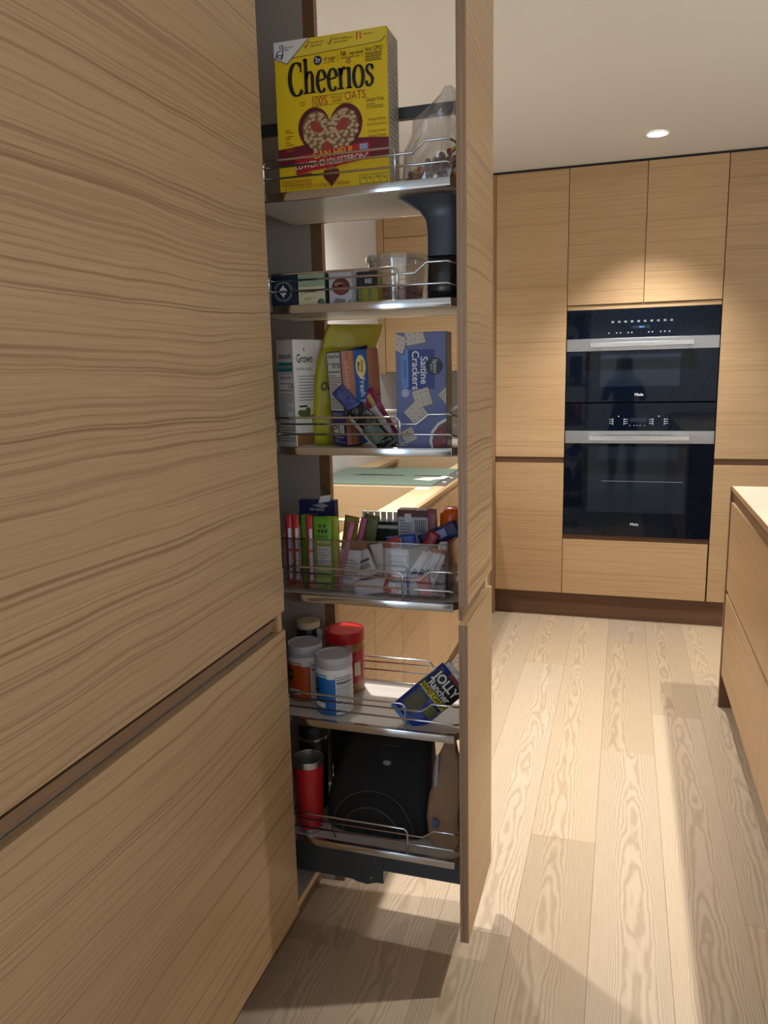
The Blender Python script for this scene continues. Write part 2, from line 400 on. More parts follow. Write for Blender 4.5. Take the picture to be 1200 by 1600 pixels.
# one tray; the others are copies
X0, X1, Y0, Y1 = -.765, -.317, 1.527, 1.774
def rrect(x0, x1, y0, y1, r, n=6, back=.004):
    p = []
    for cx, cy, a0, rr in ((x1-r, y1-r, 0, r), (x0+back, y1-back, PI/2, back), (x0+back, y0+back, PI, back), (x1-r, y0+r, 1.5*PI, r)):
        for k in range(n+1):
            a = a0 + PI/2*k/n; p.append((cx+rr*math.cos(a), cy+rr*math.sin(a)))
    return p
tr = MB().prism(rrect(X0, X1, Y0, Y1, .035), lambda u, v, d: (u, v, d), 0, TFLOOR).build('tray', tray_m, t, loc=(.5, -1.65, TZ[0]))
rim_o, rim_i = rrect(X0-.001, X1+.0015, Y0-.001, Y1+.001, .036), rrect(X0+.003, X1-.003, Y0+.003, Y1-.003, .032)
rm = MB(); n = len(rim_o); rm.loft([[(u, v, .0) for u, v in rim_o], [(u, v, .0165) for u, v in rim_o], [(u, v, .0165) for u, v in rim_i], [(u, v, TFLOOR-.001) for u, v in rim_i]], cap=False)
rm.build('rim', chrome, tr, smooth=True)
def rail_mesh(ya, yb):
    mb = MB(); mb.box(-.697, -.328, ya, yb, -.001, .0165); return mb
rail_mesh(1.5195, 1.5262).build('chrome_rail', chrome, tr, bevel=.0018, seg=2, smooth=True)
rail_mesh(1.7748, 1.7815).build('chrome_rail', chrome, tr, bevel=.0018, seg=2, smooth=True)
def arc(c, r, a0, a1, n, fn): return [fn(c[0]+r*math.cos(a0+(a1-a0)*i/n), c[1]+r*math.sin(a0+(a1-a0)*i/n)) for i in range(n+1)]
for yy in (1.5228, 1.7782):
    f = lambda u, v, yy=yy: (u, yy, v)
    up = [f(-.717, .004)] + arc((-.705, .067), .012, PI, PI/2, 5, f) + arc((-.450, .067), .012, PI/2, 0, 5, f) + [f(-.438, .014)]
    MB().tube(up, .0024, 8).build('gallery_wire', chrome, tr, smooth='all')
def loop(z, rise):
    zz = lambda x: z if not rise else z + .0195*min(1, max(0, (x+.402)/.025))
    p = [(-.717, 1.5228, z), (-.402, 1.5228, z)]
    if rise: p += [(-.39, 1.5228, z+.009), (-.377, 1.5228, z+.0195)]
    h = zz(-.33)
    p += [(-.336, 1.5228, h)] + [(-.336+.016*math.sin(a), 1.5388-.016*math.cos(a), h-.004*a) for a in (.4, .8, 1.2, PI/2)]
    p += [(-.320, 1.56, h-.012), (-.320, 1.741, h-.012)]
    p += [(-.336+.016*math.cos(a), 1.7622+.016*math.sin(a), h-.004*(PI/2-a)) for a in (0, .4, .8, 1.2, PI/2)]
    if rise: p += [(-.377, 1.7782, z+.0195), (-.39, 1.7782, z+.009)]
    p += [(-.402, 1.7782, z), (-.717, 1.7782, z)]
    return p
for z, rise in ((.044, 0), (.0655, 1)):
    MB().tube(loop(z, rise), .0022, 8).build('gallery_wire', chrome, tr, smooth='all')
for yy in (1.56, 1.74):
    MB().box(-.3165, -.3112, yy-.006, yy+.006, -.004, .05).build('hook_plate', black, tr)
for z in TZ[1:]:
    c = tr.copy(); C.objects.link(c); c.location = (.5, -1.65, z)
    for ch in tr.children:
        d = ch.copy(); C.objects.link(d); d.parent = c

# ------------------------------------------------------------------ base cabinets behind the pantry (worktop not fitted yet)
def door(name, y0, y1, z0, z1, par, mat=oakYs, x=FX):
    return MB().box(x-.02, x, y0+.0015, y1-.0015, z0, z1).build(name, mat, par, bevel=.001)
def base_unit(y0, y1, splits, label, x_in=-.835):
    t = thing('base_cabinet', label, 'cabinet', (-1.0, (y0+y1)/2, 0), group='base cabinets along the left wall', world=True)
    for ys in (y0+.0005, y1-.0185):
        MB().box(-1.30, FX-.022, ys, ys+.018, .11, .900).build('side_panel', plyX, t)
    MB().box(-1.30, FX-.022, y0+.02, y1-.02, .11, .128).build('bottom_panel', ply, t)
    MB().box(-1.30, -1.292, y0+.0185, y1-.0185, .128, .888).build('back_panel', ply, t)
    MB().box(x_in, FX-.022, y0+.019, y1-.019, .884, .900).build('front_rail', ply, t)
    MB().box(FX-.022, FX-.004, y0+.0005, y1-.0005, .884, .900).build('rail_front', oakYs, t)
    MB().box(FX-.0225, FX-.016, y0, y1, .862, .884).build('grip_channel', oakYs, t)
    ed = [y0]+splits+[y1]
    for a, b in zip(ed, ed[1:]): door('door', a, b, .142, .866, t)
    MB().box(-1.30, FX-.055, y0, y1, 0, .11).build('plinth', walnutY, t)
    return t
base_unit(1.813, 2.42, [2.12], 'two-door oak base cabinet next to the pantry housing')
base_unit(2.4205, 3.165, [2.78], 'two-door oak base cabinet with open top before the green cover sheet')
base_unit(3.1655, 3.74, [], 'oak base cabinet under the green cover sheet')
base_unit(3.7405, 4.30, [], 'oak base cabinet with open top in the corner by the ovens')
# wall ledge and cover sheet
MB().box(-1.358, -1.245, 3.74, 4.88, .871, .889).build('wall_batten', ply); tag(bpy.data.objects['wall_batten'], 'raw plywood batten fixed along the white wall behind the green sheet', 'batten')
green = plain('mottled green sheet', (.235, .33, .265), .55, bscale=55, var=.5)
t = thing('cover_sheet', 'mottled green protective sheet lying on the base cabinet', 'sheet', (-1.0, 3.45, .9), world=True)
MB().box(-1.345, -.775, 3.185, 3.735, .9005, .9065).build('sheet', green, t)
sl = MB(); sl.prism([(-1.23, 3.45), (-1.19, 3.485), (-.985, 3.475), (-.975, 3.455), (-1.0, 3.462), (-1.19, 3.452)], lambda u, v, d: (u, v, d), .9066, .9074); sl.build('slot', black, t)
MB().box(-1.22, -1.10, 3.700, 3.715, .9066, .9074).build('slot', black, t)
MB().box(-.93, -.80, 3.46, 3.475, .9066, .9074).build('slot', black, t)
wp = MB(); wp.prism([(-.90, 3.33), (-.87, 3.40), (-.80, 3.42), (-.79, 3.46), (-.755, 3.45), (-.765, 3.36), (-.80, 3.34), (-.815, 3.30)], lambda u, v, d: (u, v, d), .9076, .9084)
wp.build('torn_paper', plain('white paper', (.8, .8, .79), .7), t)
t = thing('metal_strip', 'grey metal strip with white tape tabs along the cabinet front edge', 'strip', (-.74, 3.45, .9), world=True)
MB().box(-.772, -.722, 3.20, 3.735, .9005, .9045).build('strip', plain('galvanised metal', (.30, .31, .31), .4, .7), t)
for y in (3.28, 3.42, 3.58): MB().box(-.752, -.738, y, y+.025, .9046, .9052).build('tape_tab', plain('white paper', (.8, .8, .79), .7), t)
tag(MB().box(-.835, -.775, 3.10, 3.16, .9005, .9012).build('paper_note', plain('white paper', (.8, .8, .79), .7)), 'small blank white sticker on the front rail before the green sheet', 'sticker')

# corner wall cabinet
t = thing('wall_cabinet', 'oak wall cabinet hung in the corner left of the ovens', 'cabinet', (-1.0, 4.6, 1.38), world=True)
MB().box(-1.355, -.71, 4.345, 4.895, 1.39, 2.39).build('body', plyX, t)
MB().box(-1.358, -1.319, 4.32, 4.345, 1.376, 2.39).build('filler_strip', oakX, t)
MB().box(-1.316, -.712, 4.322, 4.343, 1.386, 2.121).build('door', oakX, t, bevel=.001)
MB().box(-1.316, -.712, 4.322, 4.343, 2.124, 2.39).build('door', oakX, t, bevel=.001)

# ------------------------------------------------------------------ oven wall
DY = 4.262
def pan(name, x0, x1, z0, z1, par, mat=oakX): return MB().box(x0, x1, DY, DY+.02, z0, z1).build(name, mat, par, bevel=.001)
def carcass(par, x0, x1, z0, z1): MB().box(x0+.001, x1-.001, DY+.03, YB-.005, z0, z1).build('body', walnut, par)
t = thing('tall_cabinet', 'tall oak cabinet to the left of the ovens with a long upper door', 'cabinet', (-.5, 4.6, 0), world=True)
pan('upper_door', -.672, -.300, .910, 2.3865, t); pan('lower_door', -.672, -.300, .145, .876, t)
MB().box(-.672, -.300, DY+.012, DY+.03, .876, .910).build('grip_channel', walnut, t); carcass(t, -.69, -.302, .13, 2.3865)
MB().box(-.700, -.674, DY-.004, DY+.02, 0, 2.3865).build('filler_panel', oakZ, t, bevel=.001)
t = thing('oven_top_cabinet', 'pair of oak doors in the cabinet right above the ovens', 'cabinet', (.08, 4.6, 1.70), world=True)
pan('door', -.297, .080, 1.708, 2.3865, t); pan('door', .083, .452, 1.708, 2.3865, t); carcass(t, -.298, .453, 1.70, 2.3865)
MB().box(-.297, .452, DY+.008, DY+.03, 1.682, 1.704).build('grip_channel', oakX, t)
t = thing('low_cabinet', 'low oak cabinet with one wide drawer under the lower oven', 'cabinet', (.08, 4.6, .13), world=True)
pan('drawer_front', -.297, .448, .145, .455, t); carcass(t, -.298, .453, .13, .457)
MB().box(-.297, .452, DY+.010, DY+.03, .457, .480).build('grip_channel', walnut, t)
t = thing('tall_cabinet', 'tall oak cabinet to the right of the ovens behind the island', 'cabinet', (.8, 4.6, 0), world=True)
pan('upper_door', .456, 1.06, .910, 2.3865, t); pan('lower_door', .456, 1.06, .145, .876, t)
MB().box(.456, 1.06, DY+.012, DY+.03, .876, .910).build('grip_channel', walnut, t); carcass(t, .454, 1.06, .13, 2.3865)
struct(MB().box(-.674, 1.06, DY+.043, YB-.005, 0, .13).build('baseboard_back', walnut))
struct(MB().box(-.705, 1.06, DY+.004, YB-.005, 2.3875, ZC-.0005).build('gap_shade', black))  # solid black block stands in for the shade in the ceiling gap
t = thing('tall_cabinet', 'tall oak cabinet at the far right end of the oven wall', 'cabinet', (1.4, 4.6, 0), world=True)
pan('upper_door', 1.064, 1.70, .910, 2.3865, t); pan('lower_door', 1.064, 1.70, .145, .876, t); carcass(t, 1.062, 1.70, 0, 2.3865)

# ovens
OX0, OX1 = -.295, .450
logo_m = plain('white enamel print', (.75, .77, .8), .5)
panel_lit = plain('lit display print', (.45, .48, .52), .5, emit=((.75, .85, 1), .16))
blue_lit = plain('blue lit digits', (.1, .25, .8), .5, emit=((.15, .4, 1), 1.4))
def text_mesh(s, size, sx=1.0, align='CENTER', bold=0, res=3, shear=0, space=1.0):
    cu = bpy.data.curves.new('lettering', 'FONT'); cu.body = s; cu.size = size; cu.align_x = align; cu.align_y = 'CENTER'
    cu.resolution_u = res; cu.offset = bold*size; cu.shear = shear; cu.space_character = space
    ob = bpy.data.objects.new('lettering', cu)
    me = bpy.data.meshes.new_from_object(ob)
    bpy.data.objects.remove(ob); bpy.data.curves.remove(cu)
    if sx != 1.0:
        for v in me.vertices: v.co.x *= sx
    return me
def text_on(s, size, pt, parent, mat, rot=(PI/2, 0, 0), name='lettering', **k):
    me = text_mesh(s, size, **k); me.materials.append(mat); me.name = name
    o = bpy.data.objects.new(name, me); C.objects.link(o); o.parent = parent; o.location = pt; o.rotation_euler = rot
    return o
def oven(name, label, z0, z1, zs0, zs1, win, zlogo):
    t = thing(name, label, 'oven', (.08, 4.5, z0))
    L_ = lambda p: (p[0]-.08, p[1]-4.5, p[2]-z0)
    def B(nm, x0, x1, y0, y1, a, b, mat, par=None, **k):
        mb = MB().box(x0-.08, x1-.08, y0-4.5, y1-4.5, a-z0, b-z0); return mb.build(nm, mat, par or t, **k)
    B('body', OX0+.01, OX1-.01, DY+.021, YB-.06, z0+.005, z1-.005, steel)
    B('control_panel', OX0, OX1, DY-.004, DY+.02, zs1+.0005, z1, glassB, bevel=.001)
    d = B('door', OX0, OX1, DY-.004, DY+.02, z0, zs0-.0005, glassB, bevel=.001)
    B('window', win[0], win[1], DY-.0046, DY-.0039, win[2], win[3], glassW, d)
    B('steel_strip', OX0, OX1, DY-.007, DY+.02, zs0, zs1, steel, bevel=.0015)
    zc = (zs0+zs1)/2
    h = B('handle', -.172, .327, DY-.055, DY-.040, zc-.013, zc+.011, satin, bevel=.003)
    for x0_, x1_ in ((-.172, -.111), (.266, .327)):
        B('handle_mount', x0_, x1_, DY-.0415, DY-.0065, zc-.010, zc+.008, satin, h, bevel=.002)
    text_on('Miele', .020, L_((.076, DY-.0045, zlogo)), d, logo_m, bold=.012, name='brand_lettering')
    return t, B, L_
t, B, L_ = oven('speed_oven', 'compact black glass oven built in on top with touch icons', 1.205, 1.679, 1.470, 1.533, (-.121, .272, 1.285, 1.450), 1.242)
for i in range(10):
    x = -.066+.0318*i; z = 1.615
    B('icon', x-.0055, x+.0055, DY-.0047, DY-.0041, z-.0042, z+.0042, panel_lit)
    B('icon', x-.004, x+.004, DY-.0049, DY-.00475, z-.0022, z+.0022, glassB)
for x in (-.084, -.045, -.026, .012, .030, .112, .130, .170, .190, .212):
    B('icon', x-.003, x+.003, DY-.0047, DY-.0041, 1.557, 1.562, panel_lit)
B('display', .034, .118, DY-.0047, DY-.0041, 1.579, 1.593, plain('display glass', (.012, .02, .04), .1))
text_on('12:14', .011, L_((.076, DY-.0049, 1.586)), t, blue_lit, name='clock_digits')
t, B, L_ = oven('wall_oven', 'large black glass oven built in below with two dial graphics', .483, 1.198, .987, 1.053, (-.172, .322, .615, .971), .551)
for cx, items in ((-.022, 1), (.178, 0)):
    mb = MB()
    for s_ in (-1, 1):
        for dz in (-.016, -.005, .006):
            mb.box(cx+s_*.038-.009-.08, cx+s_*.038+.009-.08, DY-.0047-4.5, DY-.0041-4.5, 1.107+dz-.483, 1.109+dz-.483)
            mb.box(cx+s_*.028-.0012-.08, cx+s_*.028+.0012-.08, DY-.0047-4.5, DY-.0041-4.5, 1.100+dz-.483, 1.113+dz-.483)
    mb.box(cx-.003-.08, cx+.003-.08, DY-.0047-4.5, DY-.0041-4.5, 1.127-.483, 1.132-.483)
    mb.build('dial_markings', panel_lit, t)
for x in (.036, .058, .072, .088, .110): B('icon', x-.003, x+.003, DY-.0047, DY-.0041, 1.080, 1.0825, panel_lit)
B('display', .035, .118, DY-.0047, DY-.0041, 1.10, 1.122, plain('display glass', (.012, .02, .04), .1))
B('rack_glint', -.10, .31, DY-.0049, DY-.00465, .783, .7855, plain('dim rack glint', (.25, .27, .3), .3))  # grey strip on the glass, a painted glint of the oven rack

# ------------------------------------------------------------------ island
IX = .417
def island_unit(y0, y1, label):
    t = thing('island_cabinet', label, 'cabinet', (.7, (y0+y1)/2, 0), group='island drawer units', world=True)
    MB().box(IX, IX+.02, y0+.0012, y1-.0012, .504, .860).build('upper_drawer', oakYs, t, bevel=.001)
    MB().box(IX, IX+.02, y0+.0012, y1-.0012, .145, .488).build('lower_drawer', oakYs, t, bevel=.001)
    MB().box(IX+.022, 1.30, y0, y1, .11, .885).build('body', walnutY, t)
    MB().box(IX+.012, IX+.0218, y0, y1, .484, .508).build('shadow_gap', black, t)  # black strip painted in for the shade between the drawer fronts
    MB().box(IX+.006, IX+.0218, y0, y1, .868, .903).build('grip_rail', walnutY, t)
    MB().box(IX+.07, 1.24, y0, y1, 0, .11).build('plinth', walnutY, t)
island_unit(2.324, 3.232, 'oak island drawer unit at the end towards the ovens')
island_unit(1.42, 2.3238, 'oak island drawer unit in the middle of the island')
island_unit(.50, 1.4198, 'oak island drawer unit at the end away from the ovens')
t = thing('island_end_panel', 'upright oak panel closing the island end towards the ovens', 'panel', (.8, 3.25, 0), world=True)
MB().box(IX-.002, 1.32, 3.234, 3.256, .0, .918).build('panel', [walnut], t, bevel=.001)
MB().box(IX-.0035, IX-.0022, 3.234, 3.256, .0, .918).build('edge_band', oakZ, t)
t = thing('island_worktop', 'pale plywood sheet laid on top of the island cabinets', 'worktop', (.8, 2.0, .904), world=True)
MB().box(IX+.001, 1.32, .50, 3.2335, .9035, .922).build('sheet', plain('pale ply face', (.44, .39, .29), .5, bscale=14, var=.2), t, bevel=.001)
MB().box(IX-.0005, IX+.001, .50, 3.2335, .9035, .9225).build('edge_band', oakYs, t)
for y in (2.0, 2.6): MB().box(.62, .70, y, y+.05, .9222, .9228).build('paper_sticker', plain('white paper', (.8, .8, .79), .7), t)
# ================================================================== groceries
def col(name, r, g, b, rough=.45, **k): return plain(name, srgb(r, g, b), rough, **k)
white_p = col('white print', 225, 228, 232); black_p = col('black print', 16, 16, 18); navy_p = col('navy print', 24, 32, 84)
red_p = col('red print', 178, 28, 34); grey_p = col('grey print', 120, 122, 128); gold_p = col('gold print', 205, 180, 90)
FACE_ROT = {'front': Matrix.Rotation(PI/2, 4, 'X'), 'right': Matrix.Rotation(PI/2, 4, 'Z') @ Matrix.Rotation(PI/2, 4, 'X'),
            'left': Matrix.Rotation(-PI/2, 4, 'Z') @ Matrix.Rotation(PI/2, 4, 'X'), 'top': Matrix.Identity(4)}
class Carton:
    """a printed carton: origin at the near left bottom corner, front looks towards -y"""
    def __init__(s, name, label, w, d, h, loc, rotz, mat, cat='box', tilt=0, group=None, mats=None):
        s.w, s.d, s.h = w, d, h
        s.t = thing(name, label, cat, loc, (0, tilt, rotz), group)
        s.body = MB().box(0, w, 0, d, 0, h).build('carton', mat, s.t, bevel=.0012, seg=2)
    def pt(s, face, u, v, off):
        if face == 'front': return (u, -off, v)
        if face == 'right': return (s.w+off, u, v)
        if face == 'left': return (-off, s.d-u, v)
        return (u, v, s.h+off)
    def pr(s, face, polys, mat, layer=1, name='print'):
        mb = MB()
        for p in polys:
            if len(p) == 4 and not isinstance(p[0], (tuple, list)):
                u0, v0, u1, v1 = p; p = [(u0, v0), (u1, v0), (u1, v1), (u0, v1)]
            mb.add([s.pt(face, u, v, .00025*layer) for u, v in p], [tuple(range(len(p)))])
        me = bpy.data.meshes.new(name); me.from_pydata(mb.v, [], mb.f); me.materials.append(mat)
        return link(name, me, s.body)
    def tx(s, face, text, size, u, v, mat, layer=2, rot=0, name='lettering', **k):
        me = text_mesh(text, size, **k); me.materials.append(mat)
        o = link(name, me, s.body)
        o.matrix_local = Matrix.Translation(s.pt(face, u, v, .00025*layer)) @ FACE_ROT[face] @ Matrix.Rotation(rot, 4, 'Z')
        return o
    def lines(s, face, u0, v0, u1, v1, n, mat, layer=2, th=.35, seed=1):
        r = random.Random(seed); st = (v1-v0)/n; ps = []
        for i in range(n):
            v = v1-(i+.5)*st; e = u1-(u1-u0)*(0 if r.random() < .6 else r.uniform(.1, .5))
            ps.append((u0, v-st*th/2, e, v+st*th/2))
        return s.pr(face, ps, mat, layer, 'small_print')
def disc(cx, cy, r, n=28, ry=None): return [(cx+r*math.cos(2*PI*i/n), cy+(ry or r)*math.sin(2*PI*i/n)) for i in range(n)]
def ring(cx, cy, r0, r1, n=20, a0=0, ry=1.0):
    out = []
    for i in range(n):
        a, b = 2*PI*i/n, 2*PI*(i+1)/n
        out.append([(cx+r0*math.cos(a), cy+ry*r0*math.sin(a)), (cx+r1*math.cos(a), cy+ry*r1*math.sin(a)), (cx+r1*math.cos(b), cy+ry*r1*math.sin(b)), (cx+r0*math.cos(b), cy+ry*r0*math.sin(b))])
    return out
def pen(pts, thick, thin):
    """broad-nib stroke: upright parts come out thick, level parts thin"""
    out = []; k = len(pts); L_ = []; R_ = []
    for i, (x, y) in enumerate(pts):
        x0, y0 = pts[max(i-1, 0)]; x1, y1 = pts[min(i+1, k-1)]
        dx, dy = x1-x0, y1-y0; l = math.hypot(dx, dy) or 1; dx /= l; dy /= l
        w = thin+(thick-thin)*abs(dy)**1.4
        L_.append((x-dy*w/2, y+dx*w/2)); R_.append((x+dy*w/2, y-dx*w/2))
    return [[L_[i], R_[i], R_[i+1], L_[i+1]] for i in range(k-1)]
def earc(cx, cy, rx, ry, a0, a1, n=22): return [(cx+rx*math.cos(math.radians(a0+(a1-a0)*i/n)), cy+ry*math.sin(math.radians(a0+(a1-a0)*i/n))) for i in range(n+1)]
def nutrition(c, face, u0, v0, u1, v1, seed=3, head=True, layer=1):
    """white nutrition panel with a black frame, bold rules and rows of small print"""
    c.pr(face, [(u0, v0, u1, v1)], white_p, layer, 'nutrition_panel')
    w, h = u1-u0, v1-v0; f = .0006
    ps = [(u0, v0, u1, v0+f), (u0, v1-f, u1, v1), (u0, v0, u0+f, v1), (u1-f, v0, u1, v1)]
    for q, th in ((.80, .012), (.66, .016), (.26, .010)): ps.append((u0+w*.05, v0+h*q, u1-w*.05, v0+h*(q+th)))
    c.pr(face, ps, black_p, layer+1, 'panel_rules')
    if head: c.tx(face, 'Nutrition Facts', h*.088, (u0+u1)/2, v1-h*.07, black_p, layer+1, sx=min(1.0, w*.92/(h*.088*6.9)), bold=.015)
    c.lines(face, u0+w*.06, v0+h*.29, u1-w*.06, v0+h*.62, 9, grey_p, layer+1, .4, seed)
    c.lines(face, u0+w*.06, v0+h*.03, u1-w*.06, v0+h*.24, 6, grey_p, layer+1, .4, seed+1)

FL = [z+TFLOOR for z in TZ]           # upper face of each tray

# ---- tray 1: yellow cereal box
yel = col('cereal yellow', 232, 200, 20); maroon = col('cereal maroon', 108, 22, 46)
c = Carton('cereal_box', 'large yellow oat cereal box with a heart bowl picture on the top tray', .238, .075, .2965, (-.697, 1.558, FL[0]), 0, yel)
w, h = .238, .2965
V = lambda u, v: (u*w, (1-v)*h)                   # v counted from the top
c.pr('right', [(.003, .003, .072, .2935)], col('cereal side grey', 196, 194, 188), 1, 'side_print')
c.lines('right', .01, .03, .065, .27, 26, grey_p, 2, .25, 5)
c.pr('front', [[V(.16, .11), V(.95, .088), V(.985, .06), V(.985, .004), V(.30, .004)]], col('cereal light yellow', 226, 205, 60), 1, 'claims_strip')
c.pr('front', [[V(.16, .113), V(.95, .091), V(.99, .06), V(.985, .057), V(.945, .086), V(.16, .108)]], col('olive line', 120, 110, 30), 2, 'claims_line')
c.pr('front', [[V(0, .001), V(.325, .001), V(.115, .148), V(0, .102)]], grey_p, 2, 'corner_shadow')
c.pr('front', [[V(0, .0005), V(.315, .0005), V(.112, .139), V(0, .095)]], white_p, 3, 'corner_badge')
g = pen(earc(.078, .030, .016, .016, 60, 360), .006, .0035) + pen([(.094, .030), (.094, .060), (.092, .068), (.084, .070), (.078, .064), (.080, .055), (.088, .053)], .005, .003) + pen(earc(.072, .018, .017, .010, 20, 200), .004, .004) + pen([(.089, .03), (.090, .012), (.083, .006)], .005, .003)
sc = lambda ps, s_, ox, oy: [[(ox+x*s_, oy+y*s_) for x, y in p] for p in ps]
c.pr('front', sc(g, .42, -.020, h-.036), navy_p, 4, 'maker_emblem')
c.pr('front', [disc(.0195, h-.0075, .0012)], red_p, 4, 'emblem_heart')
for i, s_ in enumerate(('General', 'Mills')): c.tx('front', s_, .0062, .0215, h-.0115-.0052*i, navy_p, 4, align='LEFT')
for u, t1, t2 in ((.30, 'nutrient rich', 'ingredients'), (.51, 'heart healthy', 'whole grains')):
    c.pr('front', pen([V(u-.025, .045), V(u-.010, .062), V(u+.022, .020)], .0016, .003), col('claim brown', 150, 85, 20), 4, 'check_mark')
    c.tx('front', t1, .0058, *V(u+.03, .033), col('claim brown', 150, 85, 20), 4, align='LEFT'); c.tx('front', t2, .0058, *V(u+.03, .053), col('claim brown', 150, 85, 20), 4, align='LEFT')
c.tx('front', '11', .018, *V(.76, .036), col('claim red', 190, 60, 25), 4, bold=.02, sx=.8)
c.tx('front', 'vitamins', .0058, *V(.80, .030), col('claim brown', 150, 85, 20), 4, align='LEFT'); c.tx('front', 'with', .0055, *V(.69, .038), col('claim brown', 150, 85, 20), 4)
c.pr('front', [disc(*V(.395, .148), .0088)], navy_p, 4, 'sugar_badge'); c.tx('front', '2g', .011, *V(.395, .148), white_p, 5, bold=.02)
c.tx('front', 'of sugar', .011, *V(.45, .145), black_p, 4, align='LEFT', sx=.72); c.tx('front', 'per serving', .005, *V(.45, .168), black_p, 4, align='LEFT')
c.tx('front', '1st', .013, *V(.595, .128), black_p, 4, align='LEFT', bold=.02, sx=.8); c.tx('front', 'ingredient', .010, *V(.675, .133), black_p, 4, align='LEFT', sx=.72); c.tx('front', 'whole grain oats', .006, *V(.597, .155), black_p, 4, align='LEFT')
c.tx('front', 'Not GMO', .012, *V(.81, .125), black_p, 4, align='LEFT', sx=.72); c.lines('front', .81*w, (1-.20)*h, .955*w, (1-.142)*h, 5, black_p, 4, .4, 9)
c.pr('front', [V(.575, .125)+V(.578, .175), V(.785, .115)+V(.788, .165)], col('olive line', 120, 110, 30), 4, 'divider')
# the big name, drawn with a broad nib
def serif(x, y, wd=.42): return [[(x-wd/2, y-.03), (x+wd/2, y-.03), (x+wd/2, y+.035), (x-wd/2, y+.035)]]
TK, TN = .25, .075
def glyph(ch):
    if ch == 'C': return pen(earc(.60, .72, .50, .76, 50, 318), .30, TN) + [[(.86, 1.05), (.98, 1.02), (.98, 1.46), (.90, 1.46)]], 1.12
    if ch == 'h': return pen([(.16, 0), (.16, 1.62)], TK, TN) + pen([(.18, .70), (.26, .90), (.40, 1.0), (.54, .96), (.62, .80), (.62, 0)], TK, TN) + serif(.16, .02) + serif(.62, .02) + [[(-.02, 1.52), (.16, 1.50), (.16, 1.66), (-.02, 1.60)]], .88
    if ch == 'e': return pen(earc(.40, .49, .31, .52, -8, 20, 4), TK*.9, TN)[:0] + pen([(.14, .53), (.64, .58)], TK, TN) + pen(earc(.40, .49, .30, .51, 12, 318), TK, TN), .80
    if ch == 'r': return pen([(.16, 0), (.16, .98)], TK, TN) + pen([(.18, .68), (.28, .90), (.40, .98), (.52, .94)], TK, .14) + serif(.16, .02, .5) + [[(-.02, .90), (.16, .88), (.16, 1.02), (-.02, .98)]], .58
    if ch == 'i': return pen([(.18, 0), (.18, .98)], TK, TN) + serif(.18, .02) + [[(-.02, .90), (.18, .88), (.18, 1.02), (-.02, .98)]], .40
    if ch == 'o': return pen(earc(.44, .49, .33, .52, 90, 450, 30), TK, TN), .86
    if ch == 's': return pen([(.58, .78), (.52, .93), (.36, 1.0), (.20, .92), (.16, .76), (.26, .62), (.46, .46), (.56, .30), (.52, .12), (.36, -.01), (.20, .03), (.12, .22)], TK*.95, TN) + [[(.56, .70), (.62, .70), (.62, .98), (.57, .98)], [(.08, .02), (.13, .02), (.13, .30), (.08, .30)]], .66
polys = []; x = 0; dotx = 0
for ch in 'Cheerios':
    g, adv = glyph(ch)
    if ch == 'i': dotx = x+.18
    polys += [[(px+x, py) for px, py in p] for p in g]; x += adv
tot = x; u0, u1 = .125*w, .885*w; sx_ = (u1-u0)/tot; vb = (1-.345)*h; sy_ = .128*h
c.pr('front', [[(u0+px*sx_, vb+py*sy_*(1+.06*(1-px/tot))) for px, py in p] for p in polys], col('cereal black', 14, 20, 20), 5, 'brand_lettering')
c.pr('front', ring(u0+dotx*sx_, vb+sy_*1.30, .0022, .0052), col('oat ring', 176, 120, 62), 6, 'oat_ring')
brn = col('claim orange', 176, 84, 22)
c.pr('front', [V(.33, .372)+V(.69, .368), V(.33, .432)+V(.69, .428)], col('olive line', 120, 110, 30), 2, 'rule')
c.tx('front', '100%', .0235, *V(.40, .402), col('oats red', 176, 66, 30), 3, sx=.72); c.tx('front', 'OATS', .0225, *V(.715, .394), col('oats red', 176, 66, 30), 3, sx=.78)
c.tx('front', 'WHOLE', .0072, *V(.553, .39), brn, 3); c.tx('front', 'GRAIN', .0072, *V(.555, .412), brn, 3)
c.tx('front', 'made', .006, *V(.245, .395), brn, 3); c.tx('front', 'with', .006, *V(.245, .415), brn, 3)
c.tx('front', 'Gluten Free', .0125, *V(.885, .432), col('olive text', 110, 96, 28), 3, sx=.62); c.lines('front', .81*w, (1-.49)*h, .96*w, (1-.452)*h, 3, col('olive text', 110, 96, 28), 3, .35, 2)
for i, s_ in enumerate(('Toasted Whole', 'Grain Oat Cereal', 'Cereales Avena', 'Integral Tostada')): c.tx('front', s_, .0078, *V(.90, .555+.030*i+(.012 if i > 1 else 0)), brn, 3, sx=.75)
for i in range(4): c.lines('front', .075*w, (1-.585-.04*i)*h, .15*w, (1-.555-.04*i)*h, 2, brn, 3, .4, i)
# maroon wave, heart bowl, banner
def wave(a, b, n=16): return [V(i/n, a+.018*math.sin(i/n*PI*1.2+2.6)) for i in range(n+1)] + [V(1-i/n, b) for i in range(n+1)]
c.pr('front', [wave(.672, .80)], maroon, 1, 'maroon_band')
def heart(s_, cx, cy, n=60):
    out = []
    for i in range(n):
        a = 2*PI*i/n; x_ = 16*math.sin(a)**3; y_ = 13*math.cos(a)-5*math.cos(2*a)-2*math.cos(3*a)-math.cos(4*a)
        out.append((cx+x_*s_/16, cy+(y_+2.5)*s_/14.5*1.0))
    return out
hc = V(.485, .665)
c.pr('front', [heart(.069, *hc)], col('bowl maroon', 92, 26, 36), 2, 'heart_bowl')
c.pr('front', [heart(.060, hc[0], hc[1]+.001)], col('milk cream', 128, 96, 70), 3, 'bowl_inside')
rr = random.Random(11); hp = heart(.058, hc[0], hc[1]+.001)
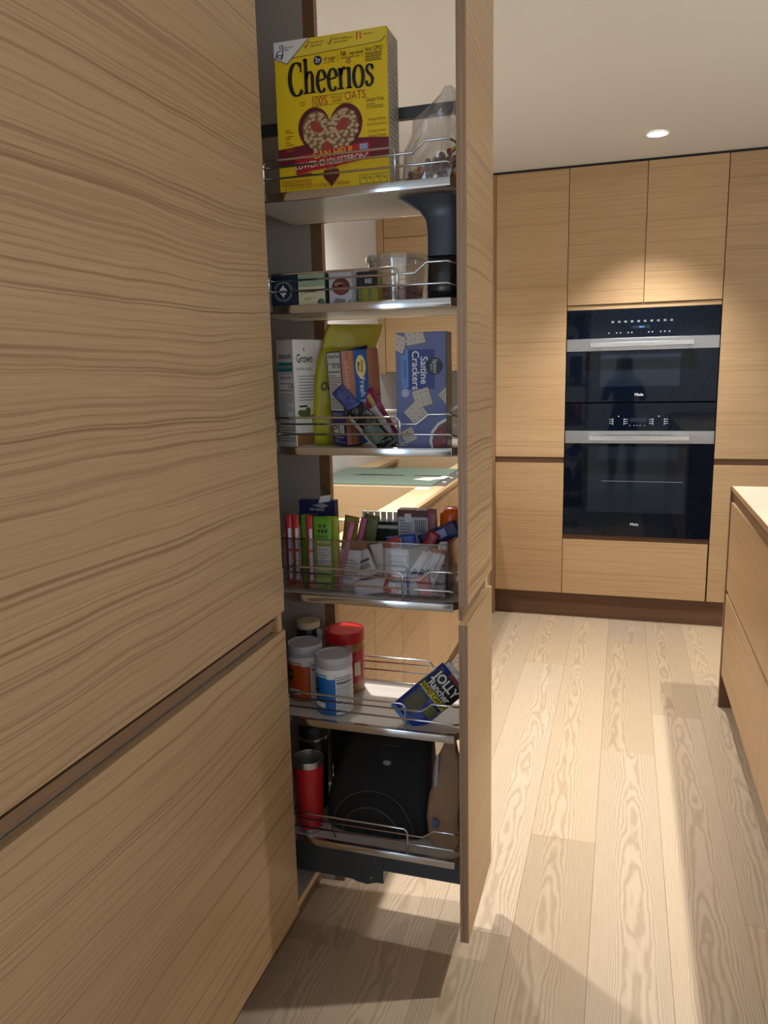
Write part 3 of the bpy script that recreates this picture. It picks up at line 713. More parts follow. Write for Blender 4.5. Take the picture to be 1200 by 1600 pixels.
def inside(p, poly):
    r_ = False; j = len(poly)-1
    for i in range(len(poly)):
        if (poly[i][1] > p[1]) != (poly[j][1] > p[1]) and p[0] < (poly[j][0]-poly[i][0])*(p[1]-poly[i][1])/(poly[j][1]-poly[i][1])+poly[i][0]: r_ = not r_
        j = i
    return r_
ra, rb_ = [], []
for i in range(900):
    p = (hc[0]+rr.uniform(-.058, .058), hc[1]+rr.uniform(-.04, .062))
    if inside(p, hp) and all(math.dist(p, q) > .0062 for q in ra):
        ra.append(p); rb_ += ring(p[0], p[1], .0013, .0041, 12, ry=rr.uniform(.6, 1))
c.pr('front', rb_, col('oat ring cream', 214, 190, 150), 4, 'oat_rings')
for (a, b), q in ((V(.36, .56), .4), (V(.60, .56), -.3), (V(.45, .70), .1)):
    c.pr('front', [[(a+.0125*math.cos(t_+q)*(1-.25*math.sin(t_)), b+.012*math.sin(t_)) for t_ in [2*PI*i/14 for i in range(14)]]], col('strawberry', 158, 62, 52), 5, 'strawberry')
ban = [V(.155, .735), V(.83, .690), V(.835, .795), V(.165, .855)]
c.pr('front', [ban], col('banner red', 186, 26, 40), 6, 'banner')
c.pr('front', [[V(.165, .856), V(.30, .85), V(.30, .868), V(.17, .868)]], maroon, 5, 'banner_fold')
c.tx('front', 'CAN HELP', .0185, *V(.50, .738), col('banner gold', 240, 186, 50), 7, rot=.045, bold=.015)
c.tx('front', 'LOWER CHOLESTEROL', .0165, *V(.465, .792), white_p, 7, rot=.05, bold=.018, sx=.86)
c.tx('front', 'as part of a heart healthy diet', .0085, *V(.46, .834), col('banner gold', 240, 186, 50), 7, rot=.05, sx=.9)
c.pr('front', [V(.745, .735)+V(.815, .70)], col('pale blue', 150, 170, 205), 7, 'seal_label'); c.pr('front', pen([V(.755, .765), V(.785, .785), V(.815, .758)], .002, .002), white_p, 7, 'arrow_mark')
c.pr('front', [heart(.018, hc[0], V(0, .895)[1])], col('bowl maroon', 92, 26, 36), 5, 'heart_tip')
c.lines('front', .02*w, (1-.925)*h, .30*w, (1-.885)*h, 3, brn, 3, .35, 4)
c.tx('front', '2 - 1 LB 4.35 OZ (20.35 OZ) (576g) CARTONS/CAJAS', .0096, .012, .0195, brn, 3, align='LEFT', sx=.66)
c.pr('front', [V(.735, .955)+V(.985, .895)], col('olive box', 150, 138, 36), 2, 'facts_strip')
for i, s_ in enumerate(('140', '0g', '190', '2g')): c.pr('front', [V(.742+.061*i, .951)+V(.796+.061*i, .899)], yel, 3, 'facts_box'); c.tx('front', s_, .0075, *V(.769+.061*i, .918), black_p, 4)

# ---- tray 1: clear bag of coloured rings
bagm = clear('cereal bag film', tint=(.97, .97, .97), gloss=.12, rough=.10, haze=.17)
def crumple(p, amp, f, seed): return Vector(p) + amp*Vector(mnoise.noise_vector(Vector(p)*f + Vector((seed, seed*1.7, seed*.3))))
bz = FL[0]
bag = thing('cereal_bag', 'clear crinkled plastic bag half filled with coloured cereal rings', 'bag', (-.388, 1.63, bz))
rings = []
for k, (z, x0_, x1_, ty) in enumerate(((.004, -.058, .055, .040), (.03, -.064, .060, .046), (.06, -.060, .061, .044), (.085, -.052, .060, .036), (.11, -.044, .058, .024), (.14, -.036, .056, .015), (.165, -.008, .055, .010), (.185, .012, .052, .008), (.198, .028, .040, .004))):
    r_ = []
    for i in range(36):
        a = 2*PI*i/36; cx, hx = (x0_+x1_)/2, (x1_-x0_)/2
        p = (cx+hx*math.copysign(abs(math.cos(a))**.6, math.cos(a)), ty*math.copysign(abs(math.sin(a))**.8, math.sin(a)), z)
        q = crumple(p, .010 if 0 < k < 8 else .003, 55, 3.1); r_.append((min(q.x, .066), q.y, max(q.z, .002)))
    rings.append(r_)
MB().loft(rings).build('bag_film', bagm, bag)
def torus(mb, c_, R, r, M, mi=0, n=9, k=5):
    vs = []; fs = []
    for i in range(n):
        for j in range(k):
            a, b = 2*PI*i/n, 2*PI*j/k
            vs.append(tuple(Vector(c_) + M @ Vector(((R+r*math.cos(b))*math.cos(a), (R+r*math.cos(b))*math.sin(a), r*math.sin(b)))))
            fs.append((i*k+j, ((i+1) % n)*k+j, ((i+1) % n)*k+(j+1) % k, i*k+(j+1) % k))
    mb.add(vs, fs, mi)
mb = MB(); rr = random.Random(5)
for k in range(230):
    z = rr.uniform(.008, .075); x_ = rr.uniform(-.050, .052); lim = .030+.06*(x_+.05)/.1*.9
    if z > lim: z *= lim/.085
    q = Matrix.Rotation(rr.uniform(0, 3), 3, 'X') @ Matrix.Rotation(rr.uniform(0, 3), 3, 'Y')
    torus(mb, (x_, rr.uniform(-.034, .030), max(z, .009)), .0050, .0026, q, rr.randrange(5))
fr_ = mb.build('cereal_rings', [col('ring orange', 196, 120, 30), col('ring yellow', 205, 178, 40), col('ring purple', 128, 40, 96), col('ring green', 70, 110, 60), col('ring pink', 176, 40, 70)], smooth='all', loc=(-.388, 1.63, bz))
tag(fr_, 'heap of small coloured fruit cereal rings inside the clear bag', 'cereal'); fr_['kind'] = 'stuff'

# ---- tray 2: tea boxes, tub, pouch
z2 = FL[1]
c = Carton('tea_box', 'navy tea box with a white round flower emblem on the second tray', .058, .072, .0685, (-.722, 1.545, z2), 0, col('tea navy', 14, 30, 58))
cx, cy = .0275, .034
c.pr('front', ring(cx, cy, .0178, .0186, 40) , white_p, 1, 'emblem_ring')
ps = []
for i in range(8):
    a = i*PI/4+PI/8*0; r0, r1, wd = (.0015, .0135, .0032) if i % 2 == 0 else (.0025, .0095, .0026)
    ps.append([(cx+r0*math.cos(a), cy+r0*math.sin(a)), (cx+(r0+r1)/2*math.cos(a)-wd*math.sin(a), cy+(r0+r1)/2*math.sin(a)+wd*math.cos(a)), (cx+r1*math.cos(a), cy+r1*math.sin(a)), (cx+(r0+r1)/2*math.cos(a)+wd*math.sin(a), cy+(r0+r1)/2*math.sin(a)-wd*math.cos(a))])
c.pr('front', ps, white_p, 1, 'flower_emblem')
ps = []
for i in range(44):
    if i % 11 in (9, 10): continue
    a = 2*PI*i/44; ps += [[(cx+r_*math.cos(a+b), cy+r_*math.sin(a+b)) for r_, b in ((.0202, -.04), (.0225, -.04), (.0225, .04), (.0202, .04))]]
c.pr('front', ps, grey_p, 1, 'ring_lettering')
c = Carton('tea_box', 'pale cream and mint tea box between the navy box and the photo box', .061, .070, .069, (-.661, 1.546, z2), 0, col('tea dark green', 34, 74, 66))
c.pr('front', [(.0005, .0005, .0605, .0415)], col('tea cream', 206, 206, 176), 1, 'cream_label'); c.pr('front', [(.0005, .0418, .0605, .0685)], col('tea mint', 150, 178, 158), 1, 'mint_label')
c.lines('front', .014, .028, .042, .033, 1, col('olive text', 110, 96, 28), 2, .4); c.lines('front', .014, .013, .040, .020, 2, col('olive text', 110, 96, 28), 2, .3)
c.pr('front', [disc(.009, .029, .0014), disc(.0515, .0085, .0075)], col('tea dark green', 34, 74, 66), 2, 'leaf_mark'); c.pr('front', [[(.046+.003*i, .003), (.047+.003*i, .003), (.052+.003*i, .014), (.051+.003*i, .014)] for i in range(3)], col('tea mint', 150, 178, 158), 3, 'leaf_veins')
c = Carton('snack_box', 'small lilac-white box with a round brown food photo on the second tray', .050, .066, .071, (-.594, 1.552, z2), 0, col('lilac white', 190, 188, 204))
c.pr('front', [disc(.027, .038, .020, ry=.017)], col('food brown', 92, 44, 40), 1, 'food_photo'); c.pr('front', [disc(.028, .033, .014, ry=.009)], col('food red', 132, 60, 48), 2, 'food_photo'); c.pr('front', [disc(.022, .043, .010, ry=.005)], col('food tan', 150, 110, 92), 2, 'food_photo')
c.pr('front', [[(.006, .004), (.030, .001), (.038, .012), (.016, .016)], [(.04, .002), (.049, .004), (.047, .014)]], grey_p, 1, 'leaf_print')
c = Carton('snack_box', 'small box with black top half and olive lower half beside the clear tub', .044, .035, .070, (-.540, 1.580, z2), 0, col('olive yellow', 150, 142, 40))
c.pr('front', [(.0003, .036, .0437, .0697)], black_p, 1, 'black_band'); c.tx('front', 'REE', .013, .024, .049, white_p, 2, sx=.75, bold=.01)
c.pr('front', [(.0003, .001, .011, .035), (.022, .001, .030, .035)], col('olive green', 118, 128, 44), 1, 'stripe')
tubm = clear('clear tub plastic', gloss=.14, rough=.06, haze=.10)
tub = thing('plastic_tub', 'clear lidded plastic tub holding pink sweets on the second tray', 'tub', (-.484, 1.698, z2))
MB().lathe([(.0, .0015), (.060, .0015), (.061, .004), (.068, .100), (.067, .1), (.060, .006), (0, .004)], 0, 0, n=48, cap0=False, cap1=False).build('tub_wall', tubm, tub, smooth=True)
MB().lathe([(0, .104), (.058, .104), (.063, .109), (.0715, .110), (.073, .104), (.0725, .096), (.0705, .096), (.0705, .106), (.064, .1065), (.058, .1015), (0, .1015)], 0, 0, n=48, cap0=False, cap1=False).build('lid', tubm, tub, smooth=True)
mb = MB(); rr = random.Random(8)
for k in range(150):
    a = rr.uniform(0, 2*PI); r_ = .049*math.sqrt(rr.random()); z = rr.uniform(.012, .050)
    mb.lathe([(0, -.006), (.005, -.004), (.0072, 0), (.005, .004), (0, .006)], r_*math.cos(a), r_*math.sin(a), z, n=7, mi=rr.randrange(3), cap0=False, cap1=False)
cn = mb.build('sweets', [col('sweet pink', 190, 96, 104), col('sweet rose', 160, 66, 84), col('sweet red', 146, 44, 58)], smooth='all', loc=(-.484, 1.698, z2)); tag(cn, 'pile of pink and rose sweets inside the clear tub', 'sweets'); cn['kind'] = 'stuff'
pouch_black = plain('black foil pouch', (.010, .011, .014), .25, spec=.6)
pouch_silver = plain('blue grey foil', (.075, .092, .125), .38, .35)  # silver foil with its blue-grey reflection put into the colour
pc = thing('foil_pouch', 'tall black and blue-grey foil pouch leaning open under the top tray', 'pouch', (-.355, 1.58, z2))
def lens(x0_, x1_, y, ty, z, n=24, seed=0, amp=.002):
    out = []
    for i in range(n):
        a = 2*PI*i/n; cx, hx = (x0_+x1_)/2, (x1_-x0_)/2
        q = crumple((cx+hx*math.copysign(abs(math.cos(a))**.7, math.cos(a)), y+ty*math.sin(a), z), amp, 30, seed); out.append((min(q.x, .036), q.y, z+(q.z-z)*.4))
    return out
MB().loft([lens(-.033, .034, -.004, .022, .002, amp=0), lens(-.034, .034, -.002, .026, .03, seed=2), lens(-.034, .034, 0, .024, .06, seed=2), lens(-.034, .034, 0, .022, .088, seed=2)]).build('black_base', pouch_black, pc, smooth='all')
up_r = [lens(-.0345, .034, 0, .0222, .0885, seed=2), lens(-.034, .034, 0, .020, .11, seed=2), lens(-.034, .033, .002, .017, .14, seed=2), lens(-.037, .032, .004, .016, .160, seed=2), lens(-.050, .034, .006, .018, .178, seed=2), lens(-.072, .034, .004, .026, .192, seed=2), lens(-.093, .034, 0, .030, .203, seed=2)]
MB().loft(up_r, cap=False).build('silver_top', pouch_silver, pc, smooth='all')
pw = thing('clear_wrap', 'creased clear plastic wrap standing beside the foil pouch', 'plastic wrap', (-.340, 1.64, z2))
MB().loft([lens(-.012, .020, 0, .016, .003, amp=.001), lens(-.02, .020, 0, .02, .06, seed=5, amp=.004), lens(-.018, .020, 0, .022, .12, seed=5, amp=.005), lens(-.012, .018, -.004, .014, .155, seed=5, amp=.004), lens(.002, .016, 0, .005, .178, seed=5)]).build('film', clear('wrap film', gloss=.16, rough=.08, haze=.25), pw, smooth='all')

# ---- tray 3: crackers
z3 = FL[2]
c = Carton('cracker_box', 'grey-white cracker box turned to show its nutrition side on the third tray', .150, .056, .231, (-.680, 1.548, z3), math.radians(64), col('cracker white', 208, 206, 198))
c.tx('left', 'triscuit', .0165, .029, .196, navy_p, 1, sx=.86, bold=.02)
c.pr('left', [(.004, .163, .052, .183)], col('teal', 40, 116, 122), 1, 'teal_band'); c.tx('left', 'REDUCED FAT', .0085, .028, .173, white_p, 2, sx=.8)
nutrition(c, 'left', .004, .052, .053, .158, 4); c.lines('left', .004, .01, .052, .045, 6, navy_p, 1, .25, 3); c.tx('left', '110', .0125, .044, .131, black_p, 3, bold=.02)
c.tx('front', 'Grown', .026, .032, .190, black_p, 1, sx=.62, bold=.012); c.tx('front', 'WITH CARE', .0082, .030, .168, black_p, 1); c.pr('front', [[(.029, .208), (.0325, .206), (.031, .218)]], black_p, 1, 'sprout')
c.lines('front', .012, .098, .062, .156, 9, grey_p, 1, .3, 7); c.lines('front', .012, .083, .035, .093, 1, black_p, 1, .4, 7)
rr = random.Random(3)
c.pr('front', [disc(rr.uniform(.012, .12), rr.uniform(.056, .078), rr.uniform(.005, .011), 10) for i in range(16)], col('leaf green', 104, 122, 62), 1, 'leaf_photo')
c.pr('front', [disc(rr.uniform(.014, .10), rr.uniform(.036, .058), rr.uniform(.006, .010), 8) for i in range(12)], col('cheese white', 214, 214, 206), 2, 'cheese_photo')
c.pr('front', [disc(rr.uniform(.09, .14), rr.uniform(.15, .21), rr.uniform(.006, .01), 10) for i in range(9)], col('wheat', 176, 150, 112), 1, 'wheat_photo')
c.pr('front', [(.003, .002, .147, .030)], col('cracker brown', 146, 104, 50), 1, 'cracker_photo')
c.pr('front', [[(.004+.006*i, .003), (.006+.006*i, .003), (.011+.006*i, .029), (.009+.006*i, .029)] for i in range(22)], col('cracker dark', 84, 58, 26), 2, 'cracker_weave')
ybag = plain('lime yellow film', srgb(186, 186, 20), .25, spec=.6, bscale=18, var=.25); ybag2 = col('dull gold film', 186, 176, 60, .35)
yb = thing('cookie_bag', 'crinkled lime-yellow cookie bag standing behind the blue snack box', 'bag', (-.612, 1.634, z3), (0, 0, math.radians(38)))
def sheet_bag(par, name, mat, w_, h_, th, lean=0, nx=16, nz=18, z0=0, z1=1, amp=.004, seed=1, taper=0, off=0, f=26):
    """pillow bag: two skins, sealed left, right and top"""
    rings = []
    for k in range(nz+1):
        v = z0+(z1-z0)*k/nz; z = v*h_
        wl = w_*(1-taper*v); t_ = th*(max(0, 1-v)**.45*(.55+.45*min(1, v*7))+.03)
        r_ = []
        for side in (-1, 1):
            for i in range(nx+1):
                u = i/nx if side < 0 else 1-i/nx
                if side > 0 and i in (0, nx): continue
                b = math.sqrt(max(0, 1-(2*u-1)**2))
                q = crumple(((u-.5)*wl+lean*v*v, side*(t_*b/2+off), z), amp*(.3+.7*b) if 0 < k else amp*.1, f, seed)
                r_.append((q.x, q.y, max(q.z if 0 < k < nz else z, .001)))
        rings.append(r_)
    return MB().loft(rings).build(name, mat, par, smooth='all')
bd = sheet_bag(yb, 'bag_film', ybag, .132, .264, .042, lean=.045, z1=.80, seed=2, amp=.008, f=34)
sheet_bag(yb, 'top_seal', ybag2, .130, .264, .040, lean=.045, z0=.795, z1=1, nz=6, seed=2, amp=.008, f=34)
def patch(par, w_, h_, th, lean, u0, u1, v0, v1, mat, name, off=.0022, amp=.0, n=8, tilt=0):
    vs = []; fs = []
    for j in range(n+1):
        for i in range(n+1):
            u = u0+(u1-u0)*i/n; v = v0+(v1-v0)*j/n+tilt*(i/n-.5); t_ = th*(max(0, 1-v)**.45*(.55+.45*min(1, v*7))+.03); b = math.sqrt(max(0, 1-(2*u-1)**2))
            vs.append(((u-.5)*w_+lean*v*v, -(t_*b/2)-off-.002*b, v*h_))
    for j in range(n):
        for i in range(n): fs.append((j*(n+1)+i, j*(n+1)+i+1, (j+1)*(n+1)+i+1, (j+1)*(n+1)+i))
    return MB().add(vs, fs).build(name, mat, par, smooth='all')
patch(bd, .132, .264, .042, .045, .28, .78, .67, .80, navy_p, 'navy_logo_patch', .0055, tilt=.05)
def film_text(par, w_, h_, th, lean, s_, size, u, v, mat, off=.008, **k):
    me = text_mesh(s_, size, **k); me.materials.append(mat)
    for q in me.vertices:
        x, z = q.co.x+(u-.5)*w_, q.co.y+v*h_; uu = x/w_+.5; vv = z/h_
        t_ = th*(max(0, 1-vv)**.45*(.55+.45*min(1, vv*7))+.03); bb = math.sqrt(max(0, 1-min(1, abs(2*uu-1))**2))
        q.co = (x+lean*vv*vv, -(t_*bb/2)-off-.002*bb, z)
    return link('lettering', me, par)
film_text(bd, .132, .264, .042, .045, 'Golden', .020, .52, .745, col('logo silver', 150, 154, 176), shear=.2, sx=.8)
film_text(bd, .132, .264, .042, .045, 'OH', .026, .19, .49, black_p, off=.005, sx=.7, bold=.01)
lt = thing('graham_box', 'navy and red snack box with nutrition side standing beside the yellow bag', 'box', (-.565, 1.5565, z3), (0, math.radians(-3.2), math.radians(54)))
class Sub(Carton):
    def __init__(s, t_, w_, d_, h_, mat): s.w, s.d, s.h = w_, d_, h_; s.t = t_; s.body = MB().box(0, w_, 0, d_, 0, h_).build('carton', mat, t_, bevel=.001)
lt.location.z += .0038
c = Sub(lt, .098, .056, .200, col('snack navy', 26, 34, 118))
nutrition(c, 'left', .003, .074, .053, .198, 6); c.tx('left', '130  250', .011, .036, .168, black_p, 3, sx=.8, bold=.02)
c.lines('left', .006, .056, .05, .070, 4, white_p, 1, .25, 8); c.pr('left', [(.006, .026, .026, .044), (.030, .026, .048, .044)], white_p, 1, 'nutrient_boxes')
c.pr('left', [disc(.011, .034, .003), disc(.020, .036, .003), (.009, .039, .022, .042), (.033, .030, .045, .031), (.033, .035, .045, .036), (.033, .040, .045, .041)], navy_p, 2, 'nutrient_marks')
c.tx('left', 'Fresh Stacks', .0085, .028, .017, white_p, 1, sx=.8); c.lines('left', .008, .004, .048, .012, 2, white_p, 1, .25, 2)
c.pr('front', [(.0005, .0005, .0975, .1995)], col('graham tan', 170, 112, 84), 1, 'cracker_photo'); c.pr('front', [(.031, .0005, .067, .1995)], col('snack blue', 40, 86, 152), 2, 'blue_band')
c.pr('front', [(.0, .09, .031, .0925), (.067, .10, .098, .1025), (.014, .002, .0155, .198)], col('cracker dark', 84, 58, 26), 2, 'cracker_edges')
c.pr('front', [disc(.049, .165, .013, ry=.024)], col('honey cream', 226, 208, 130), 3, 'honey_logo'); c.tx('front', 'Honey', .010, .052, .165, black_p, 4, rot=-PI/2, bold=.015); c.tx('front', 'Maid', .010, .043, .165, black_p, 4, rot=-PI/2, bold=.015)
c.tx('front', 'Fresh Stacks', .019, .050, .095, white_p, 3, rot=-PI/2, bold=.01); c.tx('front', 'GRAHAM', .014, .012, .150, col('graham pale', 206, 170, 150), 3, rot=-PI/2)
# open snack wrappers leaning in front
sw = thing('snack_wrapper', 'open dark snack wrapper with navy and leaf print leaning before the cracker box', 'wrapper', (-.474, 1.546, z3+.004), (0, math.radians(-40), math.radians(6)))
sheet_bag(sw, 'wrapper_film', pouch_black, .046, .160, .020, seed=7, amp=.009, z0=0, z1=.66, f=44)
sheet_bag(sw, 'navy_flap', col('wrapper navy', 40, 50, 118, .3), .040, .160, .020, seed=7, amp=.009, z0=.65, z1=1, nz=8, f=44, taper=.25)
patch(sw, .046, .160, .020, 0, .15, .9, .10, .36, plain('leaf print green', srgb(78, 102, 84), .35, bscale=120, var=.8), 'leaf_print', .006)
patch(sw, .046, .160, .020, 0, .0, .2, .0, .62, col('silver lining', 170, 170, 172, .3), 'foil_edge', .005)
sw = thing('snack_wrapper', 'grey-white crumpled snack wrapper end lying under the dark wrapper', 'wrapper', (-.478, 1.578, z3+.001), (math.radians(10), math.radians(-30), 0))
sheet_bag(sw, 'wrapper_film', col('silver lining', 170, 170, 172, .3), .05, .09, .018, seed=9, amp=.005, f=40)
sw = thing('snack_wrapper', 'magenta and gold snack wrapper tucked behind the dark wrapper', 'wrapper', (-.468, 1.600, z3+.001), (0, math.radians(-30), 0))
sheet_bag(sw, 'wrapper_film', col('wrapper magenta', 150, 28, 84, .3), .036, .135, .012, seed=4, amp=.004, f=40); sheet_bag(sw, 'gold_edge', col('wrapper gold', 190, 168, 90, .3), .012, .13, .017, seed=4, amp=.003, f=40)
salt_b = col('saltine blue', 96, 108, 160)
c = Carton('cracker_box', 'periwinkle-blue saltine cracker box with sideways lettering on the third tray', .107, .052, .237, (-.4545, 1.560, z3), 0, salt_b)
c.pr('right', [(.0005, .0005, .0515, .2365)], col('saltine side', 26, 30, 36, .2), 1, 'side_print')
c.pr('front', [(.022, .122, .083, .202)], col('saltine royal', 32, 54, 132), 1, 'royal_panel'); c.pr('front', [(.012, .124, .027, .202)], col('saltine sky', 92, 136, 206), 2, 'sky_strip')
c.tx('front', 'Saltine', .0215, .060, .160, white_p, 3, rot=-PI/2, bold=.012); c.tx('front', 'Crackers', .0215, .042, .160, white_p, 3, rot=-PI/2, bold=.012); c.tx('front', 'ORIGINAL', .0085, .0195, .162, navy_p, 3, rot=-PI/2)
c.pr('front', [disc(.082, .168, .0178)], col('saltine dark', 16, 24, 42), 3, 'round_badge'); c.tx('front', 'Signature', .0125, .084, .168, white_p, 4, rot=-PI/2, shear=.25, sx=.62); c.tx('front', 'SELECT', .0048, .076, .165, white_p, 4, rot=-PI/2)
c.pr('front', [disc(.0195, .114, .0085)], col('saltine pale', 176, 186, 216), 2, 'round_seal'); c.pr('front', ring(.0195, .114, .005, .006), col('saltine sky', 92, 136, 206), 3, 'seal_ring')
crk = col('cracker cream', 190, 182, 172); crs = col('cracker shade', 120, 112, 112)
def cracker(cx, cy, s_, a, clip=None, layer=2):
    q = [(cx+s_*math.cos(a+k*PI/2+PI/4), cy+s_*math.sin(a+k*PI/2+PI/4)) for k in range(4)]
    cl = lambda p: (min(max(p[0], .0005), .1065), min(max(p[1], .0005), .2365))
    c.pr('front', [[cl((x+.0015, y-.002)) for x, y in q]], crs, layer, 'cracker_shadow'); c.pr('front', [[cl(p) for p in q]], crk, layer+1, 'printed_cracker')
    hs = []
    for i in range(3):
        for j in range(3):
            u, v = (i-1)*s_*.42, (j-1)*s_*.42; p = (cx+u*math.cos(a)-v*math.sin(a), cy+u*math.sin(a)+v*math.cos(a))
            if .002 < p[0] < .105 and .002 < p[1] < .235: hs.append(disc(p[0], p[1], .0011, 8))
    if hs: c.pr('front', hs, col('cracker hole', 70, 60, 60), layer+2, 'cracker_holes')
cracker(.004, .214, .024, 1.3); cracker(.042, .233, .028, .15); cracker(.056, .104, .025, .28); cracker(.042, .073, .026, .75, layer=5); cracker(.108, .108, .018, .7); cracker(.026, .026, .019, .5)
c.pr('front', [[(.1065, .062), (.088, .052), (.074, .034), (.070, .014), (.074, .0005), (.1065, .0005)]], white_p, 2, 'soup_bowl'); c.pr('front', [[(.1065, .056), (.091, .047), (.079, .031), (.076, .014), (.079, .0005), (.1065, .0005)]], col('soup red', 110, 52, 48), 3, 'soup')
c.pr('front', [disc(.093, .030, .007), disc(.088, .010, .006), disc(.101, .014, .005)], col('soup bright', 160, 44, 40), 4, 'soup_pieces'); c.lines('front', .004, .004, .024, .012, 3, white_p, 5, .3)
# ---- tray 5: jars and candy bag
z5 = FL[4]
def canister(loc, colr, label, badge=True, turn=0):
    t = thing('canister', label, 'canister', loc)
    cm = [white_p, col('canister '+colr[0], *colr[1:], rough=.3)]
    b = MB().lathe([(.038, 0), (.042, .003), (.0435, .010), (.0435, .098), (.0425, .106), (.039, .111), (.036, .113)], 0, 0, n=48).build('jar', cm[1], t, smooth=True)
    MB().lathe([(.0437, .094), (.0428, .1065), (.0395, .1115)], 0, 0, n=48, cap0=False, cap1=False).build('white_shoulder', white_p, b, smooth=True)
    lid = MB().lathe([(.040, .112), (.0435, .114), (.0440, .124), (.0440, .136), (.0415, .1395), (.0395, .139), (.0390, .1365), (0, .1365)], 0, 0, n=48, cap1=False).build('lid', col('lid white', 178, 177, 186, .4), t, smooth=True)
    MB().tube([(.0440*math.cos(a), .0440*math.sin(a), .121) for a in [2*PI*i/48 for i in range(48)]], .0007, 5, True).build('lid_ridge', col('lid white', 178, 177, 186, .4), lid)
    def wrap(a0, a1, v0, v1, mat, nm, r=.0439, par=b):
        n_ = max(3, int(abs(a1-a0)/.12)); vs = []; fs = []
        for i in range(n_+1):
            a = a0+(a1-a0)*i/n_+turn
            vs += [(r*math.cos(a), r*math.sin(a), v0), (r*math.cos(a), r*math.sin(a), v1)]
        fs = [(2*i, 2*i+2, 2*i+3, 2*i+1) for i in range(n_)]
        return MB().add(vs, fs).build(nm, mat, par, smooth='all')
    wrap(-1.15, .25, .004, .104, white_p, 'nutrition_label', .04375)
    for k in range(17): wrap(-1.10, .15 - (.3 if k % 3 else 0), .010+.0052*k, .0118+.0052*k, grey_p if k < 14 else black_p, 'small_print', .0440)
    wrap(-1.10, .2, .0795, .0815, black_p, 'panel_rule', .0441); wrap(-1.10, .2, .0675, .0685, black_p, 'panel_rule', .0441)
    wrap(-1.62, -1.20, .0905, .1035, white_p, 'label_top', .0440); wrap(-2.6, -1.75, .020, .032, white_p, 'net_weight_label', .0440)
    # round dark badge curving round the jar
    vs = [(.0441*math.cos(-2.55+turn), .0441*math.sin(-2.55+turn), .068)]
    for i in range(24):
        q = 2*PI*i/24; a = -2.55+turn+.42*math.cos(q); vs.append((.0441*math.cos(a), .0441*math.sin(a), .068+.017*math.sin(q)))
    MB().add(vs, [(0, i+1, (i+1) % 24+1) for i in range(24)]).build('badge', black_p, b, smooth='all')
    for k in range(3): wrap(-2.72+.05*k, -2.28, .062+.005*k, .0645+.005*k, grey_p, 'badge_lettering', .0443)
    return t
canister((-.631, 1.596, z5), ('blue', 26, 106, 190), 'blue powder canister with white screw lid and nutrition label')
canister((-.728, 1.652, z5), ('orange', 196, 84, 22), 'orange powder canister with white screw lid against the tray end', turn=.25)
t = thing('peanut_butter_jar', 'clear jar of peanut butter with red lid and red label', 'jar', (-.646, 1.716, z5))
pb = plain('peanut butter', srgb(150, 106, 58), .35)
j = MB().lathe([(.040, 0), (.045, .004), (.047, .012), (.046, .030), (.047, .034), (.047, .108), (.046, .118), (.041, .130), (.040, .134)], 0, 0, n=48).build('jar', pb, t, smooth=True)
MB().lathe([(.0474, .030), (.0477, .034), (.0477, .106), (.0474, .110)], 0, 0, n=48, cap0=False, cap1=False).build('red_label', col('label red', 168, 22, 34, .25), j, smooth=True)
vs = [(.0480*math.cos(a), .0480*math.sin(a), z) for a in (-.75, -.62, -.49, -.36) for z in (.048, .082)]
MB().add(vs, [(0, 2, 3, 1), (2, 4, 5, 3), (4, 6, 7, 5)]).build('cream_flag', col('flag cream', 206, 196, 160), j)
l_ = MB().lathe([(.046, .130), (.0488, .131), (.0490, .150), (.0478, .1575), (.0465, .1585), (.045, .1565), (0, .1565)], 0, 0, n=64, cap1=False).build('lid', col('lid red', 176, 16, 24, .3), t, smooth=True)
MB().box(-.006, .026, -.0003, .0003, .1566, .1570).build('lid_embossing', col('lid red', 176, 16, 24, .3), l_)
t = thing('tin', 'small black tin with cream lid behind the orange canister', 'tin', (-.752, 1.733, z5))
MB().lathe([(.029, 0), (.030, .002), (.030, .146), (.029, .149)], 0, 0, n=40).build('can', plain('black tin', (.012, .012, .013), .3), t, smooth=True)
MB().lathe([(.0285, .149), (.0300, .150), (.0300, .163), (.0285, .166), (0, .166)], 0, 0, n=40, cap1=False).build('lid', col('lid cream', 200, 184, 152), t, smooth=True)
t = thing('scoop', 'small white scoop handle resting between tin and orange canister', 'scoop', (-.709, 1.704, z5))
MB().prism([(-.006, 0), (.006, 0), (.006, .140), (.009, .147), (.005, .156), (-.005, .156), (-.009, .147), (-.006, .140)], lambda u, v, d: (u, d, v), -.0015, .0015).build('handle', col('lid white', 178, 177, 186, .4), t, bevel=.0006)
# hard candy bag leaning on the pantry front
cbag = plain('candy bag blue', srgb(22, 62, 168), .22, spec=.6, bscale=22, var=.35)
t = thing('candy_bag', 'shiny blue hard candy bag leaning on the pantry front on the fifth tray', 'bag', (-.456, 1.560, z5+.008), (math.radians(-24), math.radians(50), math.radians(-2)))
b = sheet_bag(t, 'bag_film', cbag, .086, .165, .034, seed=6, amp=.0045, z0=.07, z1=.93, f=34)
sheet_bag(t, 'bottom_seal', col('seal light blue', 60, 130, 210, .25), .084, .165, .012, seed=6, amp=.002, z0=0, z1=.075, nz=4, f=60)
sheet_bag(t, 'top_crinkle', clear('candy window', tint=(.75, .85, .95), gloss=.2, rough=.1, haze=.3), .078, .165, .02, seed=6, amp=.005, z0=.925, z1=1.02, nz=6, f=60)
P_ = lambda u0, u1, v0, v1, mat, nm, off, tilt=0: patch(b, .086, .165, .034, 0, u0, u1, v0, v1, mat, nm, off, tilt=tilt)
P_(.03, .97, .50, .585, col('candy yellow', 226, 210, 30, .3), 'yellow_band', .0035)
